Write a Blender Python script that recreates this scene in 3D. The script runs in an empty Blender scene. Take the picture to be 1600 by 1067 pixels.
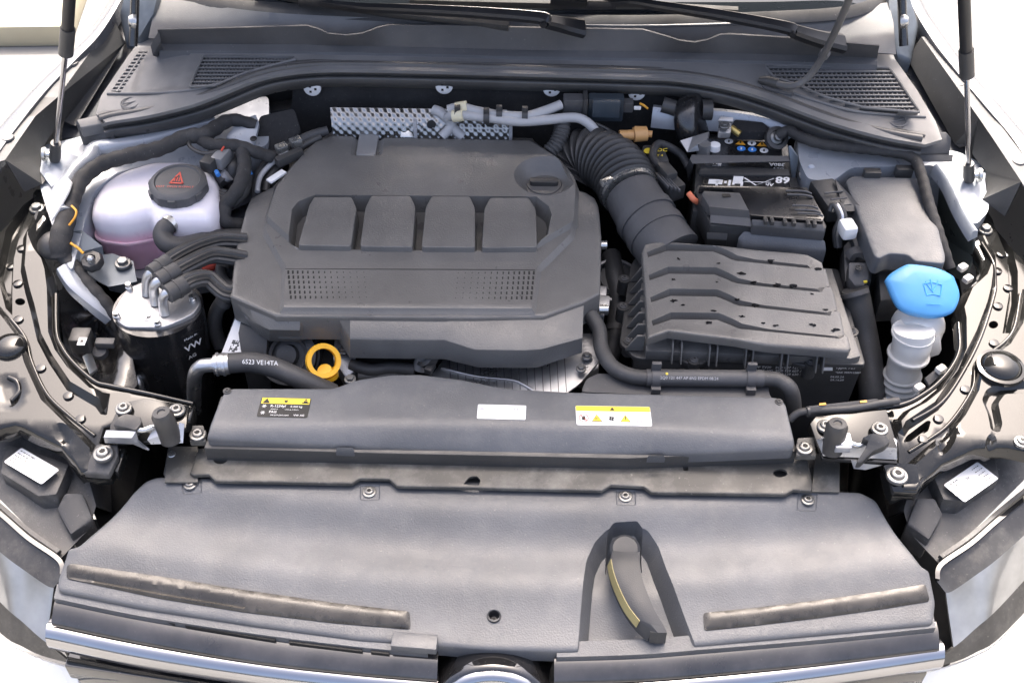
import bpy, bmesh, math, random
import numpy as np
from mathutils import Vector, Matrix
from mathutils.geometry import delaunay_2d_cdt
random.seed(7)
R = math.radians
sc = bpy.context.scene
COL = sc.collection
# ------------------------------------------------------------------ camera
FPX, TH, RO = 1860.0, R(46), R(1.0)
CAM = Vector((0, 0, 2.15))
FW = Vector((0, math.cos(TH), -math.sin(TH)))
R0 = Vector((1, 0, 0)); U0 = Vector((0, math.sin(TH), math.cos(TH)))
RT = R0 * math.cos(RO) + U0 * math.sin(RO)
UP = U0 * math.cos(RO) - R0 * math.sin(RO)
cd = bpy.data.cameras.new('camera'); cam = bpy.data.objects.new('camera', cd); COL.objects.link(cam)
cd.sensor_width = 36; cd.lens = 36 * FPX / 1600; cd.clip_start = .05; cd.clip_end = 500
cam.matrix_world = Matrix(((RT.x, UP.x, -FW.x, CAM.x), (RT.y, UP.y, -FW.y, CAM.y), (RT.z, UP.z, -FW.z, CAM.z), (0, 0, 0, 1)))
sc.camera = cam
# ------------------------------------------------------------------ light
SUN_EL, SUN_AZ = R(56), R(5)      # azimuth clockwise from +Y
w = bpy.data.worlds.new('World'); sc.world = w; w.use_nodes = True
nt = w.node_tree; bg = nt.nodes['Background']
sky = nt.nodes.new('ShaderNodeTexSky'); sky.sky_type = 'NISHITA'; sky.sun_disc = False
sky.sun_elevation = SUN_EL; sky.sun_rotation = SUN_AZ
sky.air_density = .6; sky.dust_density = 10.0; sky.ozone_density = .3
nt.links.new(sky.outputs[0], bg.inputs[0]); bg.inputs[1].default_value = .15
sl = bpy.data.lights.new('sun', 'SUN'); sun = bpy.data.objects.new('sun', sl); COL.objects.link(sun)
sl.energy = 2.0; sl.angle = R(4); sl.color = (1, .95, .88)
sd_ = Vector((math.sin(SUN_AZ) * math.cos(SUN_EL), math.cos(SUN_AZ) * math.cos(SUN_EL), math.sin(SUN_EL)))
sun.rotation_euler = sd_.to_track_quat('Z', 'Y').to_euler(); sun.location = (0, 0, 6)
sc.view_settings.view_transform = 'Standard'; sc.view_settings.look = 'None'
sc.view_settings.exposure = 2.3; sc.view_settings.gamma = 1
# ------------------------------------------------------------------ photo rays -> places
def ray(px, py):
    return FW + RT * ((px - 800) / FPX) + UP * ((533.5 - py) / FPX)
def P(px, py, z):
    d = ray(px, py); return CAM + d * ((z - CAM.z) / d.z)
def PY(px, py, y):
    d = ray(px, py); return CAM + d * ((y - CAM.y) / d.y)
def PP(px, py, o, n):
    d = ray(px, py); return CAM + d * ((o - CAM).dot(n) / d.dot(n))
def PL(lst, z=None):
    return [P(*(q if len(q) == 3 else (q[0], q[1], z))) for q in lst]
# ------------------------------------------------------------------ materials
def M(name, col, rough=.5, metal=0., grain=0., gs=700, var=.2, vs=9, dust=0., ds=14, dcol=(.30, .29, .27), coat=0., spec=.5, rv=.1, trans=0., sss=0., ssc=None, bumpd=.001, ior=None):
    m = bpy.data.materials.new(name); m.use_nodes = True
    n = m.node_tree.nodes; l = m.node_tree.links; b = n['Principled BSDF']
    b.inputs['Metallic'].default_value = metal; b.inputs['Specular IOR Level'].default_value = spec
    b.inputs['Coat Weight'].default_value = coat; b.inputs['Coat Roughness'].default_value = .05
    b.inputs['Transmission Weight'].default_value = trans
    if ior: b.inputs['IOR'].default_value = ior
    if sss:
        b.inputs['Subsurface Weight'].default_value = sss; b.inputs['Subsurface Radius'].default_value = (1, 1, 1); b.inputs['Subsurface Scale'].default_value = ssc or .01
    tc = n.new('ShaderNodeTexCoord')
    def noise(s, d=4, r=.55):
        t = n.new('ShaderNodeTexNoise'); t.inputs['Scale'].default_value = s; t.inputs['Detail'].default_value = d; t.inputs['Roughness'].default_value = r
        l.new(tc.outputs['Object'], t.inputs['Vector']); return t
    nz = noise(vs)
    rp = n.new('ShaderNodeMapRange'); rp.inputs[1].default_value = .3; rp.inputs[2].default_value = .7; rp.inputs[3].default_value = 1 - var; rp.inputs[4].default_value = 1 + var
    l.new(nz.outputs[0], rp.inputs[0])
    mx = n.new('ShaderNodeMix'); mx.data_type = 'RGBA'; mx.blend_type = 'MULTIPLY'; mx.inputs[0].default_value = 1
    mx.inputs[6].default_value = (*col, 1); l.new(rp.outputs[0], mx.inputs[7])
    out = mx.outputs[2]
    rr = n.new('ShaderNodeMapRange'); rr.inputs[1].default_value = .3; rr.inputs[2].default_value = .7
    rr.inputs[3].default_value = max(0, rough - rv); rr.inputs[4].default_value = min(1, rough + rv)
    nz2 = noise(vs * 2.7, 5); l.new(nz2.outputs[0], rr.inputs[0]); rout = rr.outputs[0]
    if dust:
        dn = noise(ds, 9, .72)
        dr = n.new('ShaderNodeMapRange'); dr.inputs[1].default_value = .48; dr.inputs[2].default_value = .78; dr.inputs[3].default_value = dust * .15; dr.inputs[4].default_value = dust
        l.new(dn.outputs[0], dr.inputs[0])
        m2 = n.new('ShaderNodeMix'); m2.data_type = 'RGBA'; l.new(dr.outputs[0], m2.inputs[0]); l.new(out, m2.inputs[6]); m2.inputs[7].default_value = (*dcol, 1)
        sn_ = noise(230, 3, .6); sr = n.new('ShaderNodeMapRange'); sr.inputs[1].default_value = .66; sr.inputs[2].default_value = .74; sr.inputs[3].default_value = 0; sr.inputs[4].default_value = min(.5, .12 + dust)
        l.new(sn_.outputs[0], sr.inputs[0]); m3 = n.new('ShaderNodeMix'); m3.data_type = 'RGBA'; l.new(sr.outputs[0], m3.inputs[0]); l.new(m2.outputs[2], m3.inputs[6]); m3.inputs[7].default_value = (*dcol, 1)
        out = m3.outputs[2]
        ad = n.new('ShaderNodeMath'); ad.operation = 'MULTIPLY_ADD'; ad.inputs[1].default_value = .35; l.new(dr.outputs[0], ad.inputs[0]); l.new(rout, ad.inputs[2]); rout = ad.outputs[0]
    l.new(out, b.inputs['Base Color']); l.new(rout, b.inputs['Roughness'])
    if grain:
        g = noise(gs, 2, .5); bp = n.new('ShaderNodeBump'); bp.inputs['Strength'].default_value = grain; bp.inputs['Distance'].default_value = bumpd
        l.new(g.outputs[0], bp.inputs['Height']); l.new(bp.outputs[0], b.inputs['Normal'])
    return m
m_cover = M('grained_plastic', (.118, .115, .109), .35, grain=.45, gs=420, dust=.09, ds=20, var=.16)
m_front = M('front_cover_plastic', (.088, .093, .101), .40, grain=.4, gs=420, dust=.20, ds=22, var=.16, rv=.06)
m_plas = M('black_plastic', (.045, .045, .045), .42, grain=.2, dust=.06)
m_plas2 = M('dark_grey_plastic', (.075, .075, .077), .55, grain=.25, dust=.08)
m_dirty = M('dusty_plastic', (.030, .030, .031), .5, grain=.2, dust=.38, ds=26)
m_cowl = M('cowl_plastic', (.15, .149, .147), .5, grain=.25, dust=.16, ds=10)
m_rub = M('rubber', (.040, .039, .038), .42, grain=.15, gs=400, dust=.12)
m_hose = M('rubber_hose', (.045, .045, .046), .55, grain=.2, gs=300, dust=.14)
m_gloss = M('gloss_black_paint', (.012, .012, .012), .16, rv=.07, coat=.5, dust=.16, ds=30, dcol=(.16, .155, .14), var=.3)
m_shine = M('piano_black', (.008, .008, .009), .05, rv=.03, coat=1, dust=.05)
m_silv = M('silver_body_paint', (.12, .126, .138), .3, metal=.35, coat=.6, rv=.08, var=.06, dust=.05)
m_bay = M('bay_primer_paint', (.36, .385, .42), .32, metal=.2, coat=.25, var=.12, vs=14, dust=.25, ds=20)
m_alu = M('aluminium', (.62, .62, .62), .34, metal=.9, grain=.3, gs=250, var=.15, rv=.12)
m_cast = M('cast_aluminium', (.40, .40, .40), .42, metal=.8, grain=.5, gs=420, var=.2)
m_zinc = M('zinc_steel', (.60, .60, .58), .3, metal=.9, var=.25, vs=40)
m_screw = M('dark_zinc_screw', (.20, .20, .195), .36, metal=.7, var=.25, vs=60)
m_galv = M('galvanised_bracket', (.13, .15, .17), .38, metal=.4, var=.12)
m_chrome = M('chrome', (.42, .42, .43), .14, metal=1, rv=.04, var=.05)
m_white = M('white_print', (.78, .78, .77), .5, var=.04)
m_wplas = M('white_plastic', (.70, .69, .66), .42, sss=.25, ssc=.006, var=.06)
m_blackp = M('black_print', (.012, .012, .012), .5, var=.02)
m_greyp = M('grey_print', (.42, .42, .43), .5, var=.02)
m_yelp = M('yellow_print', (.78, .60, .05), .45, var=.04)
m_redp = M('red_print', (.60, .08, .05), .45, var=.04)
m_orap = M('orange_print', (.75, .36, .04), .45, var=.04)
m_bluep = M('blue_print', (.05, .22, .62), .45, var=.04)
m_yel = M('yellow_plastic', (.85, .45, .02), .38, sss=.15, ssc=.004, var=.08)
m_blue = M('blue_plastic', (.08, .30, .60), .42, sss=.2, ssc=.005, var=.06, vs=20)
m_dark = M('deep_bay_black', (.010, .010, .010), .7, var=.4)
m_seal = M('seal_rubber', (.070, .068, .065), .34, grain=.12, gs=400, dust=.14, rv=.08)
m_felt = M('felt_insulation', (.014, .014, .015), .9, grain=.6, gs=250, dust=.08)
# ------------------------------------------------------------------ objects
ORG = {}
def thing(name, label, cat, loc, group=None):
    o = bpy.data.objects.new(name, None); COL.objects.link(o); o.location = loc; o.empty_display_size = .03
    o['label'] = label; o['category'] = cat
    if group: o['group'] = group
    ORG[o.name] = Vector(loc); return o
def tag(o, label, cat=None, group=None, kind=None):
    o['label'] = label
    if cat: o['category'] = cat
    if group: o['group'] = group
    if kind: o['kind'] = kind
    return o
def mk(name, verts, faces, mat, parent=None, smooth=35, org=None):
    vs = [Vector(v) for v in verts]
    if org is None:
        mn = Vector((min(v.x for v in vs), min(v.y for v in vs), min(v.z for v in vs))); mxx = Vector((max(v.x for v in vs), max(v.y for v in vs), 0))
        org = Vector(((mn.x + mxx.x) / 2, (mn.y + mxx.y) / 2, mn.z))
    me = bpy.data.meshes.new(name); me.from_pydata([v - org for v in vs], [], [list(f) for f in faces]); me.update()
    me.materials.append(mat)
    if smooth is not None:
        me.polygons.foreach_set('use_smooth', [True] * len(me.polygons)); me.set_sharp_from_angle(angle=R(smooth))
    return place(name, me, org, parent)
def place(name, me, org, parent=None):
    o = bpy.data.objects.new(name, me); COL.objects.link(o); ORG[o.name] = Vector(org)
    if parent is not None:
        o.parent = parent; o.location = Vector(org) - ORG[parent.name]
    else: o.location = org
    return o
def frombm(name, bm, mat, parent=None, smooth=35):
    bmesh.ops.recalc_face_normals(bm, faces=bm.faces)
    vs = [v.co.copy() for v in bm.verts]; bm.verts.index_update()
    fs = [[v.index for v in f.verts] for f in bm.faces]; bm.free()
    return mk(name, vs, fs, mat, parent, smooth)
def bevel(bm, wd, seg=2, ang=25):
    if wd <= 0: return
    bm.normal_update()
    es = [e for e in bm.edges if len(e.link_faces) == 2 and e.calc_face_angle(0) > R(ang)]
    bmesh.ops.bevel(bm, geom=es, offset=wd, segments=seg, profile=.6, affect='EDGES', clamp_overlap=True)
def prism(name, top, bot, mat, parent=None, bv=.002, seg=2, smooth=40):
    """top: 3D outline; bot: depth in metres (down) or a 3D outline."""
    top = [Vector(p) for p in top]
    bo = [p - Vector((0, 0, bot)) for p in top] if isinstance(bot, (int, float)) else [Vector(p) for p in bot]
    bm = bmesh.new(); a = [bm.verts.new(p) for p in top]; b = [bm.verts.new(p) for p in bo]; n = len(a)
    bm.faces.new(a); bm.faces.new(b[::-1])
    for i in range(n): bm.faces.new((a[i], b[i], b[(i + 1) % n], a[(i + 1) % n]))
    bmesh.ops.recalc_face_normals(bm, faces=bm.faces)
    bevel(bm, bv, seg)
    bmesh.ops.triangulate(bm, faces=[f for f in bm.faces if len(f.verts) > 4])
    return frombm(name, bm, mat, parent, smooth)
def slab(name, pts, nrm, th, mat, parent=None, bv=.001):
    """flat polygon with thickness along -nrm"""
    n = Vector(nrm).normalized(); return prism(name, pts, [Vector(p) - n * th for p in pts], mat, parent, bv)
def box(name, c, s, mat, parent=None, bv=.002, rz=0., rx=0., ry=0.):
    Mx = Matrix.Rotation(rz, 3, 'Z') @ Matrix.Rotation(rx, 3, 'X') @ Matrix.Rotation(ry, 3, 'Y'); c = Vector(c); h = Vector(s) / 2
    t = [c + Mx @ Vector((a * h.x, b * h.y, h.z)) for a, b in ((-1, -1), (1, -1), (1, 1), (-1, 1))]
    b = [c + Mx @ Vector((a * h.x, b * h.y, -h.z)) for a, b in ((-1, -1), (1, -1), (1, 1), (-1, 1))]
    return prism(name, t, b, mat, parent, bv)
def spline(pts, n=8):
    pts = [Vector(p) for p in pts]; out = []
    for i in range(len(pts) - 1):
        p0 = pts[max(i - 1, 0)]; p1 = pts[i]; p2 = pts[i + 1]; p3 = pts[min(i + 2, len(pts) - 1)]
        for k in range(n):
            t = k / n
            out.append(.5 * ((2 * p1) + (p2 - p0) * t + (2 * p0 - 5 * p1 + 4 * p2 - p3) * t * t + (3 * p1 - p0 - 3 * p2 + p3) * t ** 3))
    out.append(pts[-1]); return out
def resample(pts, step):
    L = [0]
    for a, b in zip(pts, pts[1:]): L.append(L[-1] + (b - a).length)
    n = max(2, int(L[-1] / step)); out = []; j = 0
    for i in range(n + 1):
        s = L[-1] * i / n
        while j < len(L) - 2 and L[j + 1] < s: j += 1
        t = (s - L[j]) / max(1e-9, L[j + 1] - L[j]); out.append(pts[j].lerp(pts[j + 1], t))
    return out, L[-1]
def frames(pts):
    ts = [(pts[min(i + 1, len(pts) - 1)] - pts[max(i - 1, 0)]).normalized() for i in range(len(pts))]
    u = Vector((0, 0, 1)); u = (u - ts[0] * u.dot(ts[0]))
    if u.length < .1: u = Vector((0, 1, 0)); u = u - ts[0] * u.dot(ts[0])
    u.normalize(); fr = []
    for t in ts:
        u = (u - t * u.dot(t)).normalized(); fr.append((t, u, t.cross(u)))
    return fr
def tube(name, pts, r, mat, parent=None, seg=14, n=8, rib=None, flutes=None, smooth=50, curve=True, cap=True):
    """swept tube; r radius or list; rib=(pitch, amp) corrugation; flutes=(count, amp) length-wise ridges"""
    ctrl = [Vector(p) for p in pts]
    path = spline(ctrl, n) if curve and len(ctrl) > 2 else ctrl
    if rib: path, Ln = resample(path, rib[0] / 6)
    elif len(path) < 3 and not isinstance(r, (list, tuple)): path, Ln = resample(path, 1e9) if False else (path, 0)
    if flutes: seg = flutes[0] * 4
    fr = frames(path); V = []; Fc = []; N = len(path)
    acc = 0
    for i, p in enumerate(path):
        if i: acc += (p - path[i - 1]).length
        f = i / (N - 1)
        if isinstance(r, (list, tuple)):
            x = f * (len(r) - 1); k = min(int(x), len(r) - 2); rad = r[k] + (r[k + 1] - r[k]) * (x - k)
        else: rad = r
        if rib: rad += rib[1] * (.5 - .5 * math.cos(2 * math.pi * acc / rib[0])) ** .7
        t, u, v = fr[i]
        for s in range(seg):
            a = 2 * math.pi * s / seg; rd = rad
            if flutes: rd += flutes[1] * math.cos(a * flutes[0])
            V.append(p + u * (math.cos(a) * rd) + v * (math.sin(a) * rd))
    for i in range(N - 1):
        for s in range(seg):
            Fc.append((i * seg + s, i * seg + (s + 1) % seg, (i + 1) * seg + (s + 1) % seg, (i + 1) * seg + s))
    if cap: Fc.append(list(range(seg))[::-1]); Fc.append([(N - 1) * seg + s for s in range(seg)])
    return mk(name, V, Fc, mat, parent, smooth)
def sweep(name, pts, prof, mat, parent=None, upv=(0, 0, 1), n=8, smooth=40, closed=True, curve=True):
    """prof: list of (side, up) offsets swept along pts"""
    path = spline(pts, n) if curve and len(pts) > 2 else [Vector(p) for p in pts]
    V = []; Fc = []; k = len(prof); upv = Vector(upv)
    for i, p in enumerate(path):
        t = (path[min(i + 1, len(path) - 1)] - path[max(i - 1, 0)]).normalized()
        s = t.cross(upv).normalized(); u = s.cross(t).normalized()
        for (a, b) in prof: V.append(p + s * a + u * b)
    m = k if closed else k - 1
    for i in range(len(path) - 1):
        for j in range(m): Fc.append((i * k + j, i * k + (j + 1) % k, (i + 1) * k + (j + 1) % k, (i + 1) * k + j))
    if closed: Fc.append(list(range(k))[::-1]); Fc.append([(len(path) - 1) * k + j for j in range(k)])
    bm = bmesh.new(); vv = [bm.verts.new(v) for v in V]
    for f in Fc:
        try: bm.faces.new([vv[q] for q in f])
        except ValueError: pass
    return frombm(name, bm, mat, parent, smooth)
def lathe_geo(prof, seg=28, wob=None):
    V = []; Fc = []; k = len(prof)
    for s in range(seg):
        a = 2 * math.pi * s / seg
        for (r, h) in prof:
            rr = r * (wob(a, h) if wob else 1); V.append(Vector((rr * math.cos(a), rr * math.sin(a), h)))
    for s in range(seg):
        for j in range(k - 1): Fc.append((s * k + j, ((s + 1) % seg) * k + j, ((s + 1) % seg) * k + j + 1, s * k + j + 1))
    if prof[0][0] > .0015 and prof[-1][0] > .0015:
        for s in range(seg): Fc.append((s * k + k - 1, ((s + 1) % seg) * k + k - 1, ((s + 1) % seg) * k, s * k))
    else: Fc.append([s * k for s in range(seg)][::-1]); Fc.append([s * k + k - 1 for s in range(seg)])
    return V, Fc
def lathe(name, c, axis, prof, mat, parent=None, seg=28, smooth=40, wob=None):
    V, Fc = lathe_geo(prof, seg, wob); q = Vector((0, 0, 1)).rotation_difference(Vector(axis).normalized())
    return mk(name, [Vector(c) + q @ v for v in V], Fc, mat, parent, smooth)
# ------------------------------------------------------------------ pressed / moulded sheets
def fillet(pts, r, n=4):
    """round the corners of a pixel polygon"""
    out = []; N = len(pts)
    for i in range(N):
        p = Vector(pts[i]); a = Vector(pts[i - 1]); b = Vector(pts[(i + 1) % N])
        da = a - p; db = b - p
        k = min(r, da.length * .45, db.length * .45)
        s = p + da.normalized() * k; e = p + db.normalized() * k
        for j in range(n + 1):
            t = j / n; q = s.lerp(p, t).lerp(p.lerp(e, t), t); out.append(tuple(q))
    return out
def curve2(pts, n=6):
    return [(v.x, v.y) for v in spline([Vector((p[0], p[1], 0)) for p in pts], n)]
def sdist(X, Y, poly):
    """signed distance, positive inside"""
    A = np.asarray(poly, float); B = np.roll(A, -1, 0); D = np.full(X.shape, 1e9); ins = np.zeros(X.shape, bool)
    for (ax, ay), (bx, by) in zip(A, B):
        ex, ey = bx - ax, by - ay; L2 = ex * ex + ey * ey + 1e-18
        t = np.clip(((X - ax) * ex + (Y - ay) * ey) / L2, 0, 1)
        D = np.minimum(D, (X - ax - t * ex) ** 2 + (Y - ay - t * ey) ** 2)
        c = (ay > Y) != (by > Y)
        if abs(ey) > 1e-12: ins ^= c & (X < (bx - ax) * (Y - ay) / ey + ax)
    D = np.sqrt(D); return np.where(ins, D, -D)
def area2(p):
    return sum(p[i - 1][0] * p[i][1] - p[i][0] * p[i - 1][1] for i in range(len(p)))
def offset(poly, d):
    """inward offset with limited mitres"""
    s = 1 if area2(poly) > 0 else -1; out = []; N = len(poly)
    for i in range(N):
        a, b, c = poly[i - 1], poly[i], poly[(i + 1) % N]
        def nn(p, q):
            ex, ey = q[0] - p[0], q[1] - p[1]; L = math.hypot(ex, ey) + 1e-12; return -ey / L * s, ex / L * s
        n1, n2 = nn(a, b), nn(b, c); mx, my = n1[0] + n2[0], n1[1] + n2[1]; L2 = mx * mx + my * my
        k = 2 / max(L2, .7); out.append((b[0] + mx * k * d, b[1] + my * k * d))
    return out
class Feat:
    """a raised or sunk area of a moulded sheet: full height dz inside, ramp of width w"""
    def __init__(s, poly, z, w, dz, rnd=0, world=False, soft=False):
        if rnd: poly = fillet(poly, rnd)
        s.poly = poly if world else [tuple(P(p[0], p[1], z).xy) for p in poly]
        s.w, s.dz, s.soft = w, dz, soft
    def h(s, X, Y):
        t = np.clip(sdist(X, Y, s.poly) / s.w, 0, 1)
        if s.soft: t = t * t * (3 - 2 * t)
        return s.dz * t
    def loops(s):
        if s.soft: return [s.poly, offset(s.poly, s.w * .3), offset(s.poly, s.w * .7), offset(s.poly, s.w)]
        return [s.poly, offset(s.poly, s.w)]
class Sheet:
    def __init__(s, base, feats=()):
        s.base, s.feats = base, list(feats)
    def z(s, X, Y):
        Z = s.base(X, Y) if callable(s.base) else np.full(X.shape, float(s.base))
        for f in s.feats: Z = Z + f.h(X, Y)
        return Z
    def base_z(s, x, y):
        X = np.array([x]); Y = np.array([y]); return float((s.base(X, Y) if callable(s.base) else np.full(X.shape, float(s.base)))[0])
    def zat(s, x, y): return float(s.z(np.array([x]), np.array([y]))[0])
    def hit(s, px, py, full=True, up=0.):
        z = .85
        for _ in range(6):
            p = P(px, py, z); z = .2 * z + .8 * ((s.zat if full else s.base_z)(p.x, p.y) + up)
        return P(px, py, z)
    def build(s, name, outline, mat, parent=None, sp=.012, holes=(), depth=.01, rim=None, smooth=30, world=False, flare=0., lines=()):
        """outline/holes in photo pixels, found on the base surface; rim=(radius, drop) rounds the outer edge"""
        W = lambda pl: [tuple(s.hit(p[0], p[1], False).xy) for p in pl]
        out = [tuple(p) for p in outline] if world else W(outline)
        hol = [h if world else W(h) for h in holes]
        pts = []; edges = []
        def loop(pl, closed=True, sub=None):
            base = len(pts); q = []
            N = len(pl)
            for i in range(N if closed else N - 1):
                a, b = pl[i], pl[(i + 1) % N]; k = max(1, int(math.hypot(b[0] - a[0], b[1] - a[1]) / (sp * 1.2)))
                for j in range(k): q.append((a[0] + (b[0] - a[0]) * j / k, a[1] + (b[1] - a[1]) * j / k))
            if not closed: q.append(pl[-1])
            pts.extend(q); m = len(q)
            for i in range(m if closed else m - 1): edges.append((base + i, base + (i + 1) % m))
        loop(out)
        for h in hol: loop(h)
        nb = len(pts)
        if rim:
            for f in (.15, .45, 1.): loop(offset(out, rim[0] * f))
        for f in s.feats:
            for lp in f.loops(): loop(lp)
        for ln in lines: loop(W(ln) if not world else ln, False)
        A = np.array(out); x0, y0 = A.min(0); x1, y1 = A.max(0)
        gx = np.arange(x0, x1, sp); gy = np.arange(y0, y1, sp * .9); GX, GY = np.meshgrid(gx, gy); GX[1::2] += sp / 2
        GX = GX.ravel(); GY = GY.ravel(); keep = sdist(GX, GY, out) > sp * .5
        for h in hol: keep &= sdist(GX, GY, h) < -sp * .4
        for f in s.feats:
            for lp in f.loops(): keep &= np.abs(sdist(GX, GY, lp)) > sp * .4
        pts += list(zip(GX[keep], GY[keep]))
        v2, _, tri, *_ = delaunay_2d_cdt([Vector(p) for p in pts], edges, [], 1, 1e-6)
        V2 = np.array([tuple(v) for v in v2])
        T = [f for f in tri]
        cx = np.array([V2[list(f)].mean(0) for f in T]); ok = sdist(cx[:, 0], cx[:, 1], out) > 0
        for h in hol: ok &= sdist(cx[:, 0], cx[:, 1], h) < 0
        T = [list(f) for f, k in zip(T, ok) if k]
        Z = s.z(V2[:, 0], V2[:, 1])
        if rim:
            t = np.clip(sdist(V2[:, 0], V2[:, 1], out) / rim[0], 0, 1); Z = Z - rim[1] * (1 - np.sqrt(np.clip(1 - (1 - t) ** 2, 0, 1)))
        V = [Vector((a, b, c)) for (a, b), c in zip(V2, Z)]
        cnt = {}
        for f in T:
            for i in range(len(f)):
                e = (f[i], f[(i + 1) % len(f)]); cnt[tuple(sorted(e))] = (cnt.get(tuple(sorted(e)), (0,))[0] + 1, e)
        if depth:
            cen = Vector((A.mean(0)[0], A.mean(0)[1], 0)); low = {}
            def dn(i):
                if i not in low:
                    v = V[i]; d = (v - cen); d.z = 0; d.normalize(); low[i] = len(V); V.append(v - Vector((0, 0, depth)) + d * flare)
                return low[i]
            for k, (c, e) in cnt.items():
                if c == 1: T.append([e[1], e[0], dn(e[0]), dn(e[1])])
        used = sorted({i for f in T for i in f}); mp = {o: i for i, o in enumerate(used)}
        return mk(name, [V[i] for i in used], [[mp[i] for i in f] for f in T], mat, parent, smooth)
# ------------------------------------------------------------------ writing
def text3(name, s, o, xd, yd, size, mat, parent, bold=0., align='LEFT'):
    cu = bpy.data.curves.new('t', 'FONT'); cu.body = s; cu.size = 1; cu.offset = bold; cu.align_x = align; cu.resolution_u = 2
    ob = bpy.data.objects.new('t', cu); COL.objects.link(ob)
    bpy.context.view_layer.update()
    me = bpy.data.meshes.new_from_object(ob.evaluated_get(bpy.context.evaluated_depsgraph_get()))
    bpy.data.objects.remove(ob); bpy.data.curves.remove(cu)
    xd = Vector(xd).normalized(); yd = Vector(yd).normalized()
    V = [Vector(o) + xd * (v.co.x * size) + yd * (v.co.y * size) for v in me.vertices]; Fc = [list(p.vertices) for p in me.polygons]
    bpy.data.meshes.remove(me)
    if not Fc: return None
    return mk(name, V, Fc, mat, parent, None)
class Decal:
    """flat print laid on a plane: bl, br, tl corners in 3D"""
    def __init__(s, bl, br, tl, parent, lift=.0006):
        s.o = Vector(bl); s.x = Vector(br) - s.o; s.y = Vector(tl) - s.o; s.n = s.x.cross(s.y).normalized(); s.p = parent
        if s.n.z < 0 and abs(s.n.z) > .3: s.n = -s.n
        s.l = lift; s.W = s.x.length; s.H = s.y.length
    def at(s, u, v, k=0): return s.o + s.x * u + s.y * v + s.n * (s.l + k * .00025)
    def plate(s, name, mat, rc=.0):
        # rounded card with real thickness
        w, h = s.W, s.H; q = fillet([(0, 0), (w, 0), (w, h), (0, h)], rc, 4) if rc else [(0, 0), (w, 0), (w, h), (0, h)]
        top = [s.at(a / w, b / h) for a, b in q]; return prism(name, top, [t - s.n * (s.l * .9) for t in top], mat, s.p, 0)
    def shapes(s, name, polys, mat, k=1, parent=None):
        V = []; Fc = []
        for pl in polys:
            Fc.append(list(range(len(V), len(V) + len(pl)))); V += [s.at(u, v, k) for u, v in pl]
        return mk(name, V, Fc, mat, parent or s.p, None)
    def rect(s, u0, v0, u1, v1): return [(u0, v0), (u1, v0), (u1, v1), (u0, v1)]
    def disc(s, u, v, r, n=20): return [(u + r * s.H / s.W * math.cos(2 * math.pi * i / n), v + r * math.sin(2 * math.pi * i / n)) for i in range(n)]
    def ring(s, u, v, r, t, n=20):
        a = s.disc(u, v, r, n); b = s.disc(u, v, r - t, n); return [[a[i], a[(i + 1) % n], b[(i + 1) % n], b[i]] for i in range(n)]
    def tri(s, u, v, r): return [(u - r * s.H / s.W, v - r * .8), (u + r * s.H / s.W, v - r * .8), (u, v + r * .9)]
    def text(s, t, u, v, size, mat, k=2, bold=0., align='LEFT', name='lettering', parent=None):
        return text3(name, t, s.at(u, v, k), s.x, s.y, size * s.H, mat, parent or s.p, bold, align)
# ------------------------------------------------------------------ fixings (shared meshes)
_MESH = {}
def shared(key, V, Fc, mat, smooth=35):
    if key not in _MESH:
        me = bpy.data.meshes.new(key); me.from_pydata([tuple(v) for v in V], [], [list(f) for f in Fc]); me.update(); me.materials.append(mat)
        me.polygons.foreach_set('use_smooth', [True] * len(me.polygons)); me.set_sharp_from_angle(angle=R(smooth)); _MESH[key] = me
    return _MESH[key]
def screw(p, r, parent, kind='screw', mat=None, up=(0, 0, 1)):
    """flanged star-socket screw head (kind screw) or hexagon bolt"""
    mat = mat or m_screw; key = kind + mat.name
    if key not in _MESH:
        if kind == 'screw':
            V, Fc = lathe_geo([(0.001, -.3), (1, -.3), (1, -.02), (.93, .05), (.68, .09), (.66, .14), (.62, .34), (.5, .42), (.30, .42), (.27, .40), (.24, .12), (.001, .1)], 24)
        elif kind == 'bolt':
            V, Fc = lathe_geo([(0.001, -.3), (1, -.3), (1, .02), (.92, .1), (.66, .13), (.64, .5), (.56, .58), (.001, .6)], 24, lambda a, h: 1 if h < .12 else 1 / max(.866, math.cos((a % (math.pi / 3)) - math.pi / 6)) * .92)
        else:
            V, Fc = lathe_geo([(0.001, -.3), (1, -.3), (1, .0), (.9, .12), (.6, .18), (.001, .2)], 20)
        shared(key, V, Fc, mat)
    o = place(kind if kind != 'clip' else 'clip', _MESH[key], Vector(p), parent)
    o.scale = (r, r, r); o.rotation_mode = 'QUATERNION'
    q = Vector((0, 0, 1)).rotation_difference(Vector(up).normalized()); o.rotation_quaternion = q @ Vector((0, 0, 1)).rotation_difference(Vector((0, 0, 1)))
    if kind == 'screw':
        k2 = 'socket'
        if k2 not in _MESH:
            V, Fc = lathe_geo([(.24, .2), (.27, .425), (.12, .43), (.001, .43)], 12, lambda a, h: 1 + .18 * math.cos(6 * a)); shared(k2, V, Fc, m_dark)
        c = bpy.data.objects.new('socket', _MESH[k2]); COL.objects.link(c); c.parent = o; ORG[c.name] = Vector(p)
    return o
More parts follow.
